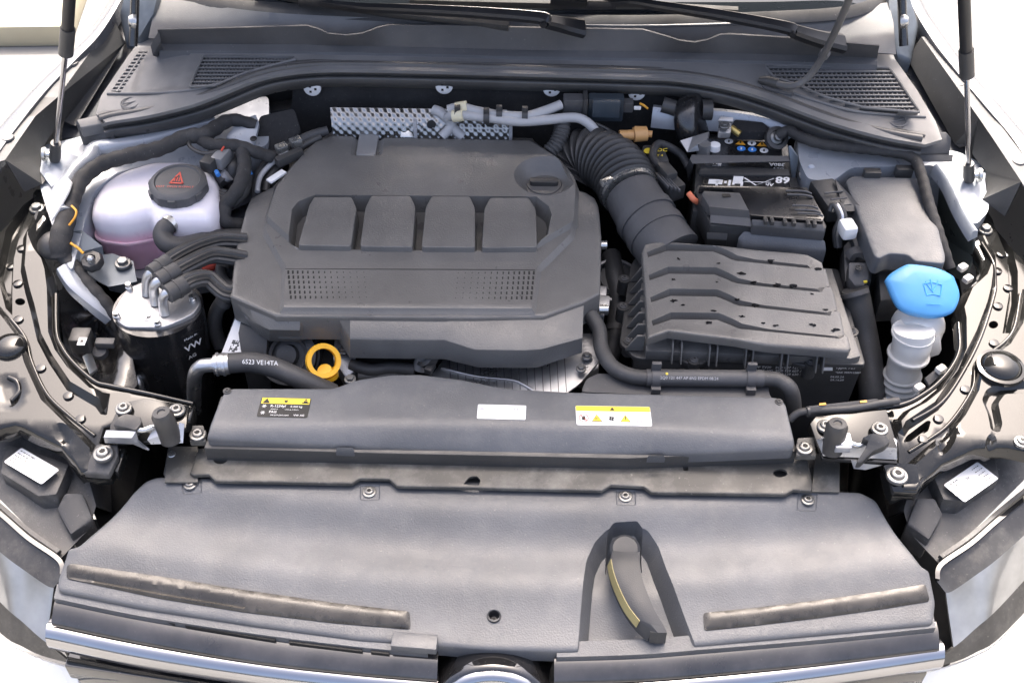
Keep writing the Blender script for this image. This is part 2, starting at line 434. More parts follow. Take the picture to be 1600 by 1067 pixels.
# ================================================================== helpers for folded panels
def facets(name, verts, faces, mat, parent=None, th=.002, smooth=30, bv=0):
    """verts as (px, py, z) or Vector; folded sheet with thickness"""
    V = [v if isinstance(v, Vector) else P(*v) for v in verts]
    bm = bmesh.new(); vv = [bm.verts.new(v) for v in V]
    for f in faces: bm.faces.new([vv[i] for i in f])
    bmesh.ops.recalc_face_normals(bm, faces=bm.faces)
    if sum(f.normal.z for f in bm.faces) < 0: bmesh.ops.reverse_faces(bm, faces=bm.faces)
    if bv: bevel(bm, bv, 2)
    bmesh.ops.triangulate(bm, faces=[f for f in bm.faces if len(f.verts) > 4])
    if th: bmesh.ops.solidify(bm, geom=bm.faces[:], thickness=th)
    return frombm(name, bm, mat, parent, smooth)
def loft(name, rows, mat, parent=None, sub=5, th=.002, smooth=45, curve=True):
    """rows of equal length (points Vector or (px,py,z)); smooth along each row"""
    RR = [[v if isinstance(v, Vector) else P(*v) for v in r] for r in rows]
    if curve: RR = [spline(r, sub) for r in RR]
    k = len(RR[0]); bm = bmesh.new(); vv = [[bm.verts.new(p) for p in r] for r in RR]
    for a in range(len(RR) - 1):
        for i in range(k - 1): bm.faces.new((vv[a][i], vv[a][i + 1], vv[a + 1][i + 1], vv[a + 1][i]))
    bmesh.ops.recalc_face_normals(bm, faces=bm.faces)
    if sum(f.normal.z for f in bm.faces) < 0: bmesh.ops.reverse_faces(bm, faces=bm.faces)
    if th: bmesh.ops.solidify(bm, geom=bm.faces[:], thickness=th)
    return frombm(name, bm, mat, parent, smooth)
# ================================================================== ground
m_chan = M('channel_blue_black', (.03, .033, .040), .5, dust=.1)
m_conc = M('pale_concrete', (.17, .17, .165), .85, grain=.4, gs=60, var=.12, vs=.8, dust=.2, ds=3)
m_cream = M('cream_paint', (.36, .33, .24), .7, var=.1, vs=3)
g = mk('ground', [(-60, -60, 0), (60, -60, 0), (60, 60, 0), (-60, 60, 0)], [(0, 1, 2, 3)], m_conc, smooth=None); g['kind'] = 'structure'
kp = [P(-400, 80, 0), P(112, 73, 0), P(150, -40, 0), P(130, -160, 0), P(-400, -160, 0)]
kb = prism('kerb', [p + Vector((0, 0, .075)) for p in kp], kp, m_cream, None, .008); kb['kind'] = 'structure'
# ================================================================== inside of the bay
def tub():
    y0, y1, x = .94, 1.80, .74; zt = .70; zb = .30
    V = [(-.56, y0, zb), (.56, y0, zb), (x, y1, zb), (-x, y1, zb), (-.56, y0, zt), (.56, y0, zt), (x, y1, .93), (-x, y1, .93), (-x, 1.25, .74), (x, 1.25, .74)]
    bm = bmesh.new(); v = [bm.verts.new(Vector(p)) for p in V]
    for f in ((0, 1, 2, 3), (0, 4, 5, 1), (2, 6, 7, 3), (0, 3, 7, 8, 4), (1, 5, 9, 6, 2)): bm.faces.new([v[i] for i in f])
    return frombm('bay_floor', bm, m_dark, None, None)
o = tub(); o['kind'] = 'structure'
o = prism('dark_gap_blocker', [Vector(v) for v in ((-.64, .865, .652), (-.5, .83, .652), (.5, .83, .652), (.64, .865, .652), (.74, 1.06, .652), (-.74, 1.06, .652))], .3, m_dark, None, .01); o['kind'] = 'structure'  # added dark slab that keeps bright ground from showing through the front gaps
# ================================================================== fenders
def fender(side, outer, inner, label):
    t = thing('fender', label, 'fender', (side * .86, 1.5, .6))
    rows = []
    O = [P(*p) for p in outer]; I = [P(*p) for p in inner]
    s = Vector((side, 0, 0))
    rows = [[p + Vector((0, 0, -.03)) for p in I], I, [a.lerp(b, .5) + Vector((0, 0, .002)) for a, b in zip(I, O)], [p + Vector((0, 0, -.001)) for p in O], [p + s * .02 + Vector((0, 0, -.012)) for p in O], [p + s * .045 + Vector((0, 0, -.05)) for p in O], [p + s * .06 + Vector((0, 0, -.14)) for p in O], [p + s * .06 + Vector((0, 0, -.45)) for p in O]]
    loft('wing_panel', rows, m_silv, t, th=.0015)
    return t
fL = fender(-1, [(-130, 370, .955), (-50, 262, .97), (0, 200, .98), (60, 132, .995), (110, 84, 1.01), (150, 44, 1.025), (183, -5, 1.04), (205, -60, 1.05)],
       [(-100, 385, .955), (-25, 272, .97), (14, 215, .98), (68, 146, .995), (116, 96, 1.01), (156, 54, 1.025), (188, 2, 1.04), (212, -50, 1.05)], 'silver painted front wing panel along the left edge of the engine bay')
fR = fender(1, [(1740, 390, .955), (1660, 285, .965), (1600, 211, .98), (1557, 160, .995), (1520, 118, 1.005), (1495, 87, 1.015), (1470, 53, 1.025), (1441, 10, 1.04), (1415, -50, 1.05)],
       [(1705, 405, .955), (1635, 300, .965), (1586, 222, .98), (1545, 172, .995), (1508, 128, 1.005), (1483, 97, 1.015), (1459, 66, 1.025), (1432, 22, 1.04), (1405, -38, 1.05)], 'silver painted front wing panel along the right edge of the engine bay')
# ------------------------------------------------ plastic gutter trims
tL = thing('gutter_trim', 'dark grey stepped plastic trim between left wing and gas strut', 'trim', P(80, 200, .93))
zl = .992
facets('ledge', [(0, 213, .978), (40, 165, .985), (85, 116, 1.0), (125, 80, 1.01), (158, 45, 1.02), (166, 30, 1.024), (178, 31, 1.022), (90, 152, .99), (54, 152, .988), (33, 180, .982), (55, 182, .982), (8, 250, .97), (-30, 262, .968)],
       [(0, 1, 9, 10, 11, 12), (1, 2, 8, 9), (2, 3, 7, 8), (3, 4, 5, 6, 7)], m_plas2, tL, .003, bv=0)
facets('side_wall', [(178, 31, 1.022), (196, 67, .985), (118, 197, .93), (112, 196, .93), (100, 190, .935), (90, 152, .99), (54, 152, .988), (33, 180, .982), (55, 182, .982), (83, 206, .935), (66, 232, .932), (62, 262, .925), (78, 272, .92), (66, 288, .915), (38, 300, .91), (8, 250, .97)],
       [(0, 1, 2, 3, 4, 5), (5, 4, 9, 8, 7, 6), (8, 9, 10, 11, 12, 13, 14, 15)], m_plas, tL, .003)
for q in ((113, 99, 1.004), (12, 216, .977)): lathe('plug', P(*q), (0, 0, 1), [(.001, 0), (.011, 0), (.010, .003), (.001, .0035)], m_plas2, tL, 20)
tR = thing('gutter_trim', 'dark grey stepped plastic trim between right wing and gas strut', 'trim', P(1540, 230, .93))
facets('ledge', [(1453, 58, 1.02), (1472, 78, 1.015), (1500, 114, 1.005), (1517, 136, 1.0), (1557, 187, .988), (1600, 244, .975), (1640, 300, .965), (1625, 330, .96), (1596, 284, .97), (1551, 216, .982), (1572, 216, .982), (1554, 187, .988), (1529, 184, .99), (1440, 58, 1.022)],
       [(0, 1, 2, 13), (2, 3, 12, 13), (3, 4, 11, 12), (4, 5, 10, 11), (5, 6, 7, 8, 9, 10)], m_plas2, tR, .003)
facets('side_wall', [(1440, 58, 1.022), (1432, 68, 1.0), (1419, 94, .985), (1492, 226, .93), (1500, 230, .93), (1517, 226, .935), (1529, 184, .99), (1554, 187, .988), (1572, 216, .982), (1551, 216, .982), (1519, 241, .935), (1540, 268, .932), (1542, 300, .922), (1534, 312, .918), (1570, 338, .91), (1596, 284, .97)],
       [(0, 1, 2, 3, 4, 5, 6), (6, 5, 10, 9, 8, 7), (9, 10, 11, 12, 13, 14, 15)], m_plas, tR, .003)
for q in ((1497, 131, .999), (1591, 253, .973)): lathe('plug', P(*q), (0, 0, 1), [(.001, 0), (.011, 0), (.010, .003), (.001, .0035)], m_plas2, tR, 20)
# ================================================================== cowl, deflector, apron, windscreen
cw = thing('windscreen_cowl', 'grey plastic cowl panel with air grilles below the windscreen', 'cowl panel', (0, 1.75, .95))
SEAL = [(158, 186, .962), (178, 181, .965), (230, 173, .972), (300, 156, .978), (350, 137, .985), (400, 117, .99), (450, 106, .992), (520, 101, .992), (650, 103, .992), (800, 107, .992), (1000, 113, .992), (1060, 116, .99), (1130, 127, .988), (1200, 147, .984), (1300, 184, .978), (1380, 206, .972), (1440, 217, .966)]
cowlz = lambda X, Y: 1.0 + .02 * np.clip((Y - 1.70) / .2, -1, 1) + 0 * X - .16 * np.clip(np.abs(X) - .58, 0, 1)
GL = [(296, 136), (318, 86), (462, 88), (458, 96), (420, 102), (372, 118), (335, 134)]
GR = [(1194, 102), (1390, 106), (1438, 176), (1350, 168), (1290, 152), (1240, 130), (1210, 122)]
SV = [(173, 143), (217, 81), (231, 81), (188, 145)]
cowl = Sheet(cowlz, [Feat([(222, 88), (302, 86), (280, 137), (200, 138)], 1.0, .004, -.0025, 8)])
sealpx = [(q[0], q[1] + 8) for q in SEAL]
out = [(166, 192), (150, 178), (158, 150), (200, 88), (232, 46), (246, 20)] + [(300, 40), (600, 50), (850, 55), (1200, 62), (1372, 60), (1388, 60)] + [(1398, 92), (1432, 140), (1462, 190), (1472, 218), (1446, 226)] + curve2(sealpx[::-1], 3)[1:]
cowl.build('panel', out, m_cowl, cw, .014, [fillet(GL, 4), fillet(GR, 5), SV], .006, smooth=35)
# grilles: slats one by one, fine cross bars joined
def grille(poly, nrow, nbar, z, parent, shear):
    xs = [p[0] for p in poly]; ys = [p[1] for p in poly]
    tr = mk('grille_well', [P(p[0], p[1], z - .022) for p in fillet(poly, 4)], [list(range(len(fillet(poly, 4))))], m_dark, parent, None)
    pw = np.array(poly, float)
    def span(y):
        c = []
        for a, b in zip(poly, poly[1:] + poly[:1]):
            if (a[1] > y) != (b[1] > y): c.append(a[0] + (b[0] - a[0]) * (y - a[1]) / (b[1] - a[1]))
        return (min(c), max(c)) if len(c) >= 2 else None
    y0, y1 = min(ys), max(ys)
    for i in range(nrow):
        y = y0 + (y1 - y0) * (i + .5) / nrow; s = span(y)
        if not s or s[1] - s[0] < 6: continue
        a, b = P(s[0], y, z), P(s[1], y, z); d = Vector((0, .0022, 0)); h = Vector((0, .004, -.012))
        prism('slat', [a - d, b - d, b + d, a + d], [a - d + h, b - d + h, b + d + h, a + d + h], m_cowl, parent, .0005, 1)
    V = []; Fc = []; x0, x1 = min(xs) - 40, max(xs) + 40
    for i in range(nbar):
        xb = x0 + (x1 - x0) * i / nbar
        for j in range(nrow):
            ya = y0 + (y1 - y0) * (j + .5) / nrow; yb = y0 + (y1 - y0) * (j + 1.5) / nrow
            xa = xb + shear * (ya - y0); xc = xb + shear * (yb - y0)
            sa, sb = span(min(ya, y1 - .5)), span(min(yb, y1 - .5))
            if not sa or not sb or not (sa[0] < xa < sa[1] and sb[0] < xc < sb[1]): continue
            p, q = P(xa, ya, z - .003), P(xc, yb, z - .003); w_ = Vector((.0011, 0, 0)); n0 = len(V); dn = Vector((0, .004, -.008))
            V += [p - w_, p + w_, q + w_, q - w_, p - w_ + dn, p + w_ + dn, q + w_ + dn, q - w_ + dn]
            Fc += [(n0, n0 + 1, n0 + 2, n0 + 3), (n0, n0 + 4, n0 + 5, n0 + 1), (n0 + 1, n0 + 5, n0 + 6, n0 + 2), (n0 + 3, n0 + 2, n0 + 6, n0 + 7), (n0, n0 + 3, n0 + 7, n0 + 4)]
    o = mk('grille_cross_bars', V, Fc, m_cowl, parent, None); o['kind'] = 'stuff'
grille(GL, 9, 46, 1.005, cw, -.45)
grille(GR, 12, 44, 1.005, cw, .45)
H = lambda x, y, u: cowl.hit(x, y, True, u)
mk('slot_well', [H(p[0], p[1], -.012) for p in SV], [(0, 1, 2, 3)], m_dark, cw, None)
for i in range(11):
    f = (i + .5) / 11; a = (173 + 44 * f, 143 - 62 * f); prism('slot_bar', [H(a[0] - 1, a[1] + 2., 0), H(a[0] + 15.5, a[1] + 2., 0), H(a[0] + 16.5, a[1] - .4, 0), H(a[0], a[1] - .4, 0)], .006, m_cowl, cw, 0)
prism('slot_bar', [H(181, 143, .0004), H(183.5, 143, .0004), H(226, 82, .0004), H(223.5, 82, .0004)], .006, m_cowl, cw, 0)
# raised rims round grilles and the moulded roundels
def rim_line(pl, z, r, parent, mat, name='grille_rim'):
    tube(name, [P(p[0], p[1], z) for p in pl + pl[:1]], r, mat, parent, 6, 1, curve=False)
rim_line(fillet(GL, 4), 1.006, .002, cw, m_cowl); rim_line(fillet(GR, 5), 1.006, .0022, cw, m_cowl)
for (x, y) in ((203, 161), (1402, 189)):
    c = cowl.hit(x, y, True, .001)
    tube('moulded_roundel', [c + Vector((.015 * math.cos(a), .015 * math.sin(a), 0)) for a in np.linspace(0, 2 * math.pi, 24)], .0012, m_cowl, cw, 6, 1, curve=False)
    tube('moulded_roundel', [c + Vector((-.012, -.004, .0)), c + Vector((.012, .005, .0))], .0012, m_cowl, cw, 6, 1, curve=False)
# wing-side end blocks under the seal
prism('end_block', PL([(120, 187, .965), (163, 178, .968), (168, 190, .964), (160, 194, .962), (126, 200, .96)]), .02, m_cowl, cw, .002)
prism('end_block', PL([(118, 190, .962), (163, 181, .968), (178, 212, .945), (182, 222, .93), (130, 224, .925)]), .02, m_plas2, cw, .002)
prism('end_block', PL([(1442, 207, .968), (1478, 206, .966), (1487, 216, .96), (1484, 240, .935), (1436, 240, .94)]), .02, m_plas2, cw, .002)
prism('end_block', PL([(1432, 242, .938), (1490, 241, .935), (1488, 256, .925), (1428, 254, .925)]), .02, m_plas2, cw, .002)
# deflector wall
dt = [(246, 47), (330, 45), (440, 42), (480, 41), (497, 46), (512, 53), (540, 56), (566, 53), (590, 44), (608, 39.5), (700, 40), (800, 43), (1005, 47), (1040, 57), (1062, 64), (1086, 67), (1106, 63), (1125, 55), (1140, 54), (1240, 60), (1374, 72)]
db = [(250, 69), (330, 69), (440, 70), (480, 70), (497, 71), (512, 71.5), (540, 72), (566, 72), (590, 73), (608, 73), (700, 75), (800, 78), (1005, 81), (1040, 82), (1062, 82), (1086, 83), (1106, 83), (1125, 84), (1140, 84), (1240, 86), (1370, 91)]
dfl = thing('water_deflector', 'dark grey raised plastic wall running across in front of the wipers', 'deflector', P(800, 80, 1.0))
RT_ = [P(x, y, 1.055) for x, y in dt]; RB = [P(x, y, 1.018) for x, y in db]
loft('wall', [[p + Vector((0, .02, -.02)) for p in RT_], [p + Vector((0, .004, .0)) for p in RT_], RT_, [a.lerp(b, .5) for a, b in zip(RT_, RB)], RB, [p + Vector((0, -.012, -.006)) for p in RB], [p + Vector((0, -.02, -.02)) for p in RB]], m_plas2, dfl, curve=False, smooth=30)
prism('end_cap', PL([(235, 72, 1.03), (248, 48, 1.055), (252, 70, 1.02), (246, 76, 1.01)]), .02, m_plas2, dfl, .001)
# apron behind the deflector
ap = loft('windscreen_apron', [[(232, 60, 1.02), (400, 62, 1.02), (600, 60, 1.02), (800, 62, 1.02), (1000, 68, 1.02), (1200, 72, 1.02), (1400, 85, 1.02)],
     [(240, 20, 1.045), (400, 34, 1.045), (600, 40, 1.045), (800, 45, 1.045), (1000, 48, 1.045), (1200, 42, 1.045), (1396, 36, 1.045)],
     [(246, -6, 1.06), (400, 18, 1.058), (600, 29, 1.056), (800, 36, 1.055), (1000, 40, 1.055), (1200, 33, 1.056), (1388, 4, 1.06)]], m_cowl, None, sub=6, th=.003)
tag(ap, 'light grey plastic apron strip at the foot of the windscreen', 'apron')
for pts in ([(262, 46, 1.05), (252, 24, 1.056), (238, -8, 1.07)], [(1372, 72, 1.05), (1374, 48, 1.058), (1390, 8, 1.07)]):
    pass
ws = thing('windscreen', 'windscreen glass reflecting the pale blue sky behind the wipers', 'windscreen', P(800, 36, 1.05))
base = [(236, -14, 1.058), (330, 7, 1.058), (450, 17, 1.057), (600, 26, 1.056), (800, 33, 1.055), (1000, 36, 1.055), (1200, 30, 1.056), (1330, 20, 1.058), (1400, -10, 1.06)]
B0 = [P(*b) for b in base]; dg = Vector((0, .87, .49))
m_glass = M('screen_glass', (.012, .015, .018), .02, spec=.8, coat=1., rv=.01, var=.05)
loft('glass', [B0, [b + dg * .03 for b in B0], [b * 1 + dg * .35 + Vector((0, .01, .004)) for b in B0], [b + dg * .8 for b in B0]], m_glass, ws, sub=6, th=.004)
loft('black_border', [[b + Vector((0, -.01, -.004)) for b in B0], [b + Vector((0, -.004, .003)) for b in B0], [b + dg * .012 + Vector((0, -.002, .004)) for b in B0]], m_rub, ws, sub=6, th=.002)
# wipers
def bar(pts, w0, w1, h):
    n = len(pts); V = []; Fc = []
    for i, p in enumerate(pts):
        t = (pts[min(i + 1, n - 1)] - pts[max(i - 1, 0)]).normalized(); s = t.cross(Vector((0, -.45, .9))).normalized(); u = s.cross(t)
        wd = w0 + (w1 - w0) * i / (n - 1)
        for a, b in ((-1, -1), (1, -1), (1, .4), (.6, 1), (-.6, 1), (-1, .4)): V.append(p + s * (a * wd / 2) + u * (b * h / 2))
    for i in range(n - 1):
        for j in range(6): Fc.append((i * 6 + j, i * 6 + (j + 1) % 6, i * 6 + 6 + (j + 1) % 6, i * 6 + 6 + j))
    Fc += [list(range(6)), [(n - 1) * 6 + j for j in range(6)][::-1]]; return V, Fc
m_wip = M('wiper_black', (.016, .016, .017), .38, grain=.1, var=.1)
for lab, arm, hub, blade in (('black wiper arm resting left of centre on the windscreen base', [(852, 33, 1.095), (842, 27, 1.10), (740, 19, 1.10), (640, 14, 1.10), (560, 11, 1.09), (490, 2, 1.09), (420, -14, 1.09)], [(912, 44, 1.06), (880, 38, 1.075), (852, 33, 1.095)], [(795, 41, 1.058), (700, 31, 1.06), (600, 21, 1.064), (500, 6, 1.07), (400, -14, 1.08)]),
                             ('black wiper arm resting right of centre on the windscreen base', [(1240, 48, 1.095), (1226, 42, 1.10), (1130, 24, 1.10), (1030, 9, 1.10), (985, 3, 1.10), (940, 6, 1.09), (860, 2, 1.09)], [(1318, 68, 1.05), (1280, 60, 1.07), (1240, 48, 1.095)], [(1152, 17, 1.062), (1030, 11, 1.07), (940, 9, 1.074), (850, 7, 1.078), (640, 3, 1.08)])):
    t = thing('wiper', lab, 'wiper', P(*hub[0]))
    V, Fc = bar(spline([P(*p) for p in arm], 5), .022, .007, .013); mk('arm', V, Fc, m_wip, t, 30)
    V, Fc = bar(spline([P(*p) for p in hub], 5), .034, .022, .014); mk('arm_base', V, Fc, m_wip, t, 30)
    V, Fc = bar(spline([P(*p) for p in blade], 5), .012, .008, .014); mk('blade', V, Fc, m_rub, t, 30)
    a = P(*arm[0]); tube('joint_pin', [a + Vector((-.004, -.012, -.002)), a + Vector((.002, .012, .002))], .0055, m_wip, t, 10)
    b = P(*arm[-2]); box('blade_clip', b, (.05, .016, .014), m_wip, t, .002)
for pts in ([(168, 147), (240, 146), (296, 141), (345, 130), (400, 110), (462, 93)], [(1196, 118), (1226, 140), (1292, 163), (1350, 176), (1446, 183)]):
    tube('step_edge', [cowl.hit(x, y, True, .001) for x, y in pts], .0028, m_cowl, cw, 8)
for lab, pts in (('dark drain channel between left gutter trim and cowl', [(166, 30, 1.0), (190, -30, 1.02), (262, -30, 1.02), (240, 40, .985), (205, 95, .96), (165, 160, .935), (132, 215, .915), (95, 215, .915), (110, 120, .95)]), ('dark drain channel between right gutter trim and cowl', [(1446, 50, 1.0), (1420, -20, 1.02), (1380, -20, 1.02), (1390, 60, .985), (1425, 130, .96), (1460, 195, .935), (1480, 250, .915), (1530, 250, .915), (1500, 150, .95)])):
    tag(prism('drain_channel', PL(pts), .02, m_chan, None, .003), lab, 'channel')
# ================================================================== bonnet seal
sl_ = thing('bonnet_seal', 'thick black ribbed rubber seal curving along the front of the cowl', 'seal', P(800, 120, .95))
prof = [(-.004, -.03)]
for i in range(19):
    a = i / 18; prof.append((.002 + .024 * a + .005 * abs(math.sin(a * math.pi * 3)) * .9, .014 - .036 * a + .006 * abs(math.sin(a * math.pi * 3))))
prof += [(.018, -.034)]
sweep('ribbed_body', [P(*q) for q in SEAL], [(a, b) for a, b in prof], m_seal, sl_, n=6, smooth=50)
tube('top_bead', [P(q[0], q[1], q[2] + .012) for q in SEAL], .0065, m_seal, sl_, 10, 6)
# ================================================================== open bonnet (out of frame above; held by the struts)
hd = thing('bonnet', 'silver bonnet panel standing open on its two gas struts', 'bonnet', (0, 1.86, 1.08))
hy = lambda s: Vector((0, 1.86 - .27 * s, 1.12 + .96 * s))
def hoodrow(s, wd, dz=0): return [hy(s) + Vector((wd * k, .04 * abs(k) ** 2 + dz, 0)) for k in (-1, -.66, -.33, 0, .33, .66, 1)]
loft('outer_skin', [hoodrow(0, .70), hoodrow(.3, .74), hoodrow(.6, .74), hoodrow(.92, .66), hoodrow(1.0, .60)], m_silv, hd, th=.002)
loft('inner_panel', [[v + Vector((0, -.03, -.01)) for v in hoodrow(.02, .66)], [v + Vector((0, -.045, -.02)) for v in hoodrow(.3, .68)], [v + Vector((0, -.045, -.02)) for v in hoodrow(.6, .66)], [v + Vector((0, -.03, -.01)) for v in hoodrow(.95, .58)]], m_silv, hd, th=.002)
loft('insulation_pad', [[v + Vector((0, -.055, -.03)) for v in hoodrow(.08, .48)], [v + Vector((0, -.065, -.035)) for v in hoodrow(.35, .5)], [v + Vector((0, -.055, -.03)) for v in hoodrow(.62, .42)]], m_felt, hd, th=.012)
# ================================================================== gas struts
def strut(lab, foot, knee, top, side):
    t = thing('gas_strut', lab, 'gas strut', foot)
    d = (top - foot).normalized()
    tube('rod', [foot + d * .02, knee + d * .03], .0042, m_chrome, t, 14)
    tube('cylinder', [knee, knee + d * .012, top], .0092, m_wip, t, 18, curve=False)
    tube('cylinder_collar', [knee - d * .003, knee + d * .045], .0112, m_plas, t, 18)
    tube('end_socket', [foot - d * .012, foot - d * .004, foot + d * .026], [.008, .0098, .0085], m_plas, t, 16, curve=False)
    lathe('ball_stud', foot + Vector((-side * -.0, 0, 0)), (side, -.1, .1), [(.001, -.002), (.005, 0), (.005, .014), (.012, .015), (.012, .019), (.007, .021), (.001, .021)], m_zinc, t, 18)
    return t
strut('gas strut with chrome rod rising at the far left of the bay', P(86, 242, .945), PY(103, 82, P(86, 242, .945).y - .01), PY(125, -270, P(86, 242, .945).y - .03), -1)
strut('gas strut with chrome rod rising at the far right of the bay', P(1514, 274, .945), PY(1511, 116, P(1514, 274, .945).y - .01), PY(1497, -240, P(1514, 274, .945).y - .03), 1)
# strut feet plates and inner-wing tops in bay paint
ip = thing('inner_wing', 'silver painted inner wing and strut tower beside the coolant tank', 'inner wing', (-.66, 1.5, .7))
S = Sheet(lambda X, Y: .905 + .02 * np.clip((Y - 1.5) / .2, -1, 1) + .006 * np.sin(X * 24) * np.sin(Y * 17), [])
S.build('tower_top', fillet([(66, 228), (120, 215), (178, 196), (300, 170), (420, 150), (420, 225), (372, 246), (335, 262), (300, 258), (240, 254), (182, 270), (146, 300), (134, 340), (124, 380), (112, 424), (98, 400), (74, 330), (62, 290)], 9), m_bay, ip, .012, depth=.10, smooth=45)
Sheet(.79, []).build('tower_ledge', [(130, 330), (180, 270), (330, 262), (400, 300), (400, 380), (330, 420), (240, 440), (160, 420)], m_bay, ip, .02, depth=.05)
prism('strut_bracket', PL([(62, 268, .925), (66, 236, .94), (74, 232, .943), (104, 236, .938), (122, 244, .93), (112, 268, .922), (80, 292, .918)]), .004, m_bay, ip, .002)
jag = [(100, 330), (92, 300), (104, 282), (118, 262), (138, 245), (150, 228)]
sweep('sealer_bead', [P(x, y, .932) for x, y in jag + [(182, 225), (240, 214), (300, 195), (335, 186)]], [(-.012, -.01), (-.01, .004), (0, .008), (.01, .003), (.012, -.01)], m_bay, ip, smooth=60)
ipr = thing('inner_wing', 'silver painted inner wing and strut tower behind the fuse box', 'inner wing', (.66, 1.5, .7))
S2 = Sheet(lambda X, Y: .915 + .02 * np.clip((Y - 1.5) / .2, -1, 1), [])
S2.build('tower_top', fillet([(1246, 196), (1350, 210), (1440, 228), (1500, 238), (1545, 262), (1545, 330), (1524, 352), (1504, 334), (1484, 296), (1462, 258), (1330, 262), (1300, 284), (1262, 280), (1248, 250)], 9), m_bay, ipr, .012, depth=.06, smooth=45)
facets('side_panel', [(1500, 342, .915), (1522, 364, .91), (1520, 400, .87), (1506, 440, .84), (1484, 430, .82), (1470, 370, .84), (1456, 270, .90), (1478, 300, .915)], [(0, 1, 2, 3, 4, 5, 6, 7)], M('dark_green_primer', (.05, .06, .058), .35, coat=.2), ipr, .004)
prism('strut_bracket', PL([(1483, 268, .935), (1500, 262, .94), (1526, 266, .94), (1541, 270, .938), (1536, 306, .922), (1524, 330, .915), (1500, 326, .915), (1478, 286, .93)]), .004, m_bay, ipr, .002)
sweep('flange', [P(x, y, .94) for x, y in ((1462, 258), (1480, 282), (1497, 318), (1512, 345), (1523, 362))], [(-.008, -.012), (-.005, .001), (0, .003), (.003, 0), (.005, -.02)], m_bay, ipr, smooth=50)
# ================================================================== front trim cover over the lock carrier
def cover_z(X, Y):
    s = Y - .15 * X * X
    return np.interp(s, [.70, .80, .825, .85, .872, .885, .92, .935, .95, .978, .992, 1.1], [.735, .752, .757, .764, .7712, .7735, .7745, .777, .782, .7945, .798, .7985])
rec = [(903, 1012), (912, 900), (917, 868), (930, 842), (950, 826), (985, 821), (1012, 827), (1030, 848), (1044, 885), (1070, 940), (1098, 1000), (1100, 1014)]
pocket = [(946, 892), (947, 850), (956, 840), (992, 838), (1002, 848), (1004, 890)]
FC = Sheet(cover_z, [Feat(rec, .785, .014, -.032, 6), Feat(pocket, .752, .003, -.03, 4)] +
           [Feat([(x - 16, y - 13), (x + 16, y - 13), (x + 16, y + 11), (x - 16, y + 11)], .798, .002, -.0015, 4) for x, y in ((299, 757), (578, 770), (978, 778), (1262, 782))])
fcv = thing('front_cover', 'wide matte dark grey cover panel behind the grille trim', 'cover panel', (0, .93, .70))
fo = fillet([(213, 764), (228, 750), (246, 744), (800, 752), (1345, 768), (1368, 780), (1440, 884), (1452, 890), (1462, 940), (1458, 974), (1280, 990), (1100, 1006), (980, 1013), (868, 1017), (760, 1014), (690, 1008), (560, 998), (400, 976), (220, 948), (90, 922), (90, 905), (103, 868), (106, 856), (124, 852)], 7)
FC.build('panel', fo, m_front, fcv, .011, depth=.022, rim=(.005, .004), smooth=28, holes=[[(772 + 9 * math.cos(a), 960 + 8.5 * math.sin(a)) for a in np.linspace(0, 6.283, 17)[:-1]]])
for x, y in ((297, 757), (577, 769), (977, 776), (1262, 781)): screw(FC.hit(x, y) + Vector((0, 0, .0015)), .0098, fcv)
h0 = FC.hit(772, 960); lathe('screw_well', h0 + Vector((0, 0, -.016)), (0, -.1, 1), [(.0075, 0), (.0078, .016), (.0092, .0172), (.0096, .0165)], m_plas, fcv, 20)
screw(h0 + Vector((0, 0, -.012)), .0065, fcv, mat=m_plas)
# front lip under the panel with its slots
lipL = [(84, 934), (220, 962), (400, 990), (560, 1010), (668, 1020)]; lipR = [(870, 1026), (1000, 1022), (1100, 1014), (1280, 999), (1462, 980)]
for k, l in enumerate((lipL, lipR)):
    A = [P(x, y, .745) for x, y in l]
    loft('lip', [[a + Vector((0, .02, .004)) for a in A], A, [a + Vector((0, -.001, -.014)) for a in A], [a + Vector((0, .02, -.02)) for a in A]], m_front, fcv, th=.002)
for a, b in (((222, 956), (274, 967)), ((290, 970), (430, 993)), ((452, 996), (566, 1010)), ((580, 1011), (608, 1014))):
    q0, q1 = P(a[0], a[1] + 3, .741), P(b[0], b[1] + 3, .741); d = (q1 - q0).normalized()
    f = Vector((0, -.004, 0)); prism('slot', [q0 + f, q1 + f, q1 + f + Vector((0, 0, -.008)), q0 + f + Vector((0, 0, -.008))], [q0 - f, q1 - f, q1 - f + Vector((0, 0, -.008)), q0 - f + Vector((0, 0, -.008))], m_dark, fcv, 0)
box('end_block', P(648, 1004, .752), (.06, .022, .014), m_front, fcv, .002, rz=R(-4))
# rubber strips lying on the front edge
def strip(lab, poly, groove):
    t = thing('rubber_strip', lab, 'rubber strip', FC.hit(*poly[0]))
    fe = [Feat([tuple(p) for p in groove], .765, .0035, -.0045)] if groove else []
    wp = [tuple(FC.hit(p[0], p[1]).xy) for p in poly]
    def bz(X, Y):
        q = sdist(X, Y, wp); return FC.z(X, Y) + .002 + .006 * np.sqrt(np.clip(q / .012, 0, 1))
    Sheet(bz, fe).build('strip_body', fillet(poly, 5), m_dirty2, t, .006, depth=.007, smooth=50)
m_dirty2 = M('worn_rubber', (.050, .046, .040), .30, grain=.15, var=.35, vs=25, rv=.12)
strip('worn rubber strip with a slot along the left front edge of the cover', [(104, 884), (112, 880), (250, 900), (380, 921), (520, 941), (640, 955), (641, 982), (520, 972), (380, 955), (250, 934), (104, 903)], [(106, 894), (250, 916), (380, 938), (386, 944), (380, 948), (250, 927), (106, 900)])
strip('shiny rubber strip along the right front edge of the cover', [(1099, 957), (1180, 949), (1280, 937), (1380, 923), (1446, 912), (1453, 938), (1380, 950), (1280, 964), (1180, 976), (1101, 984)], None)
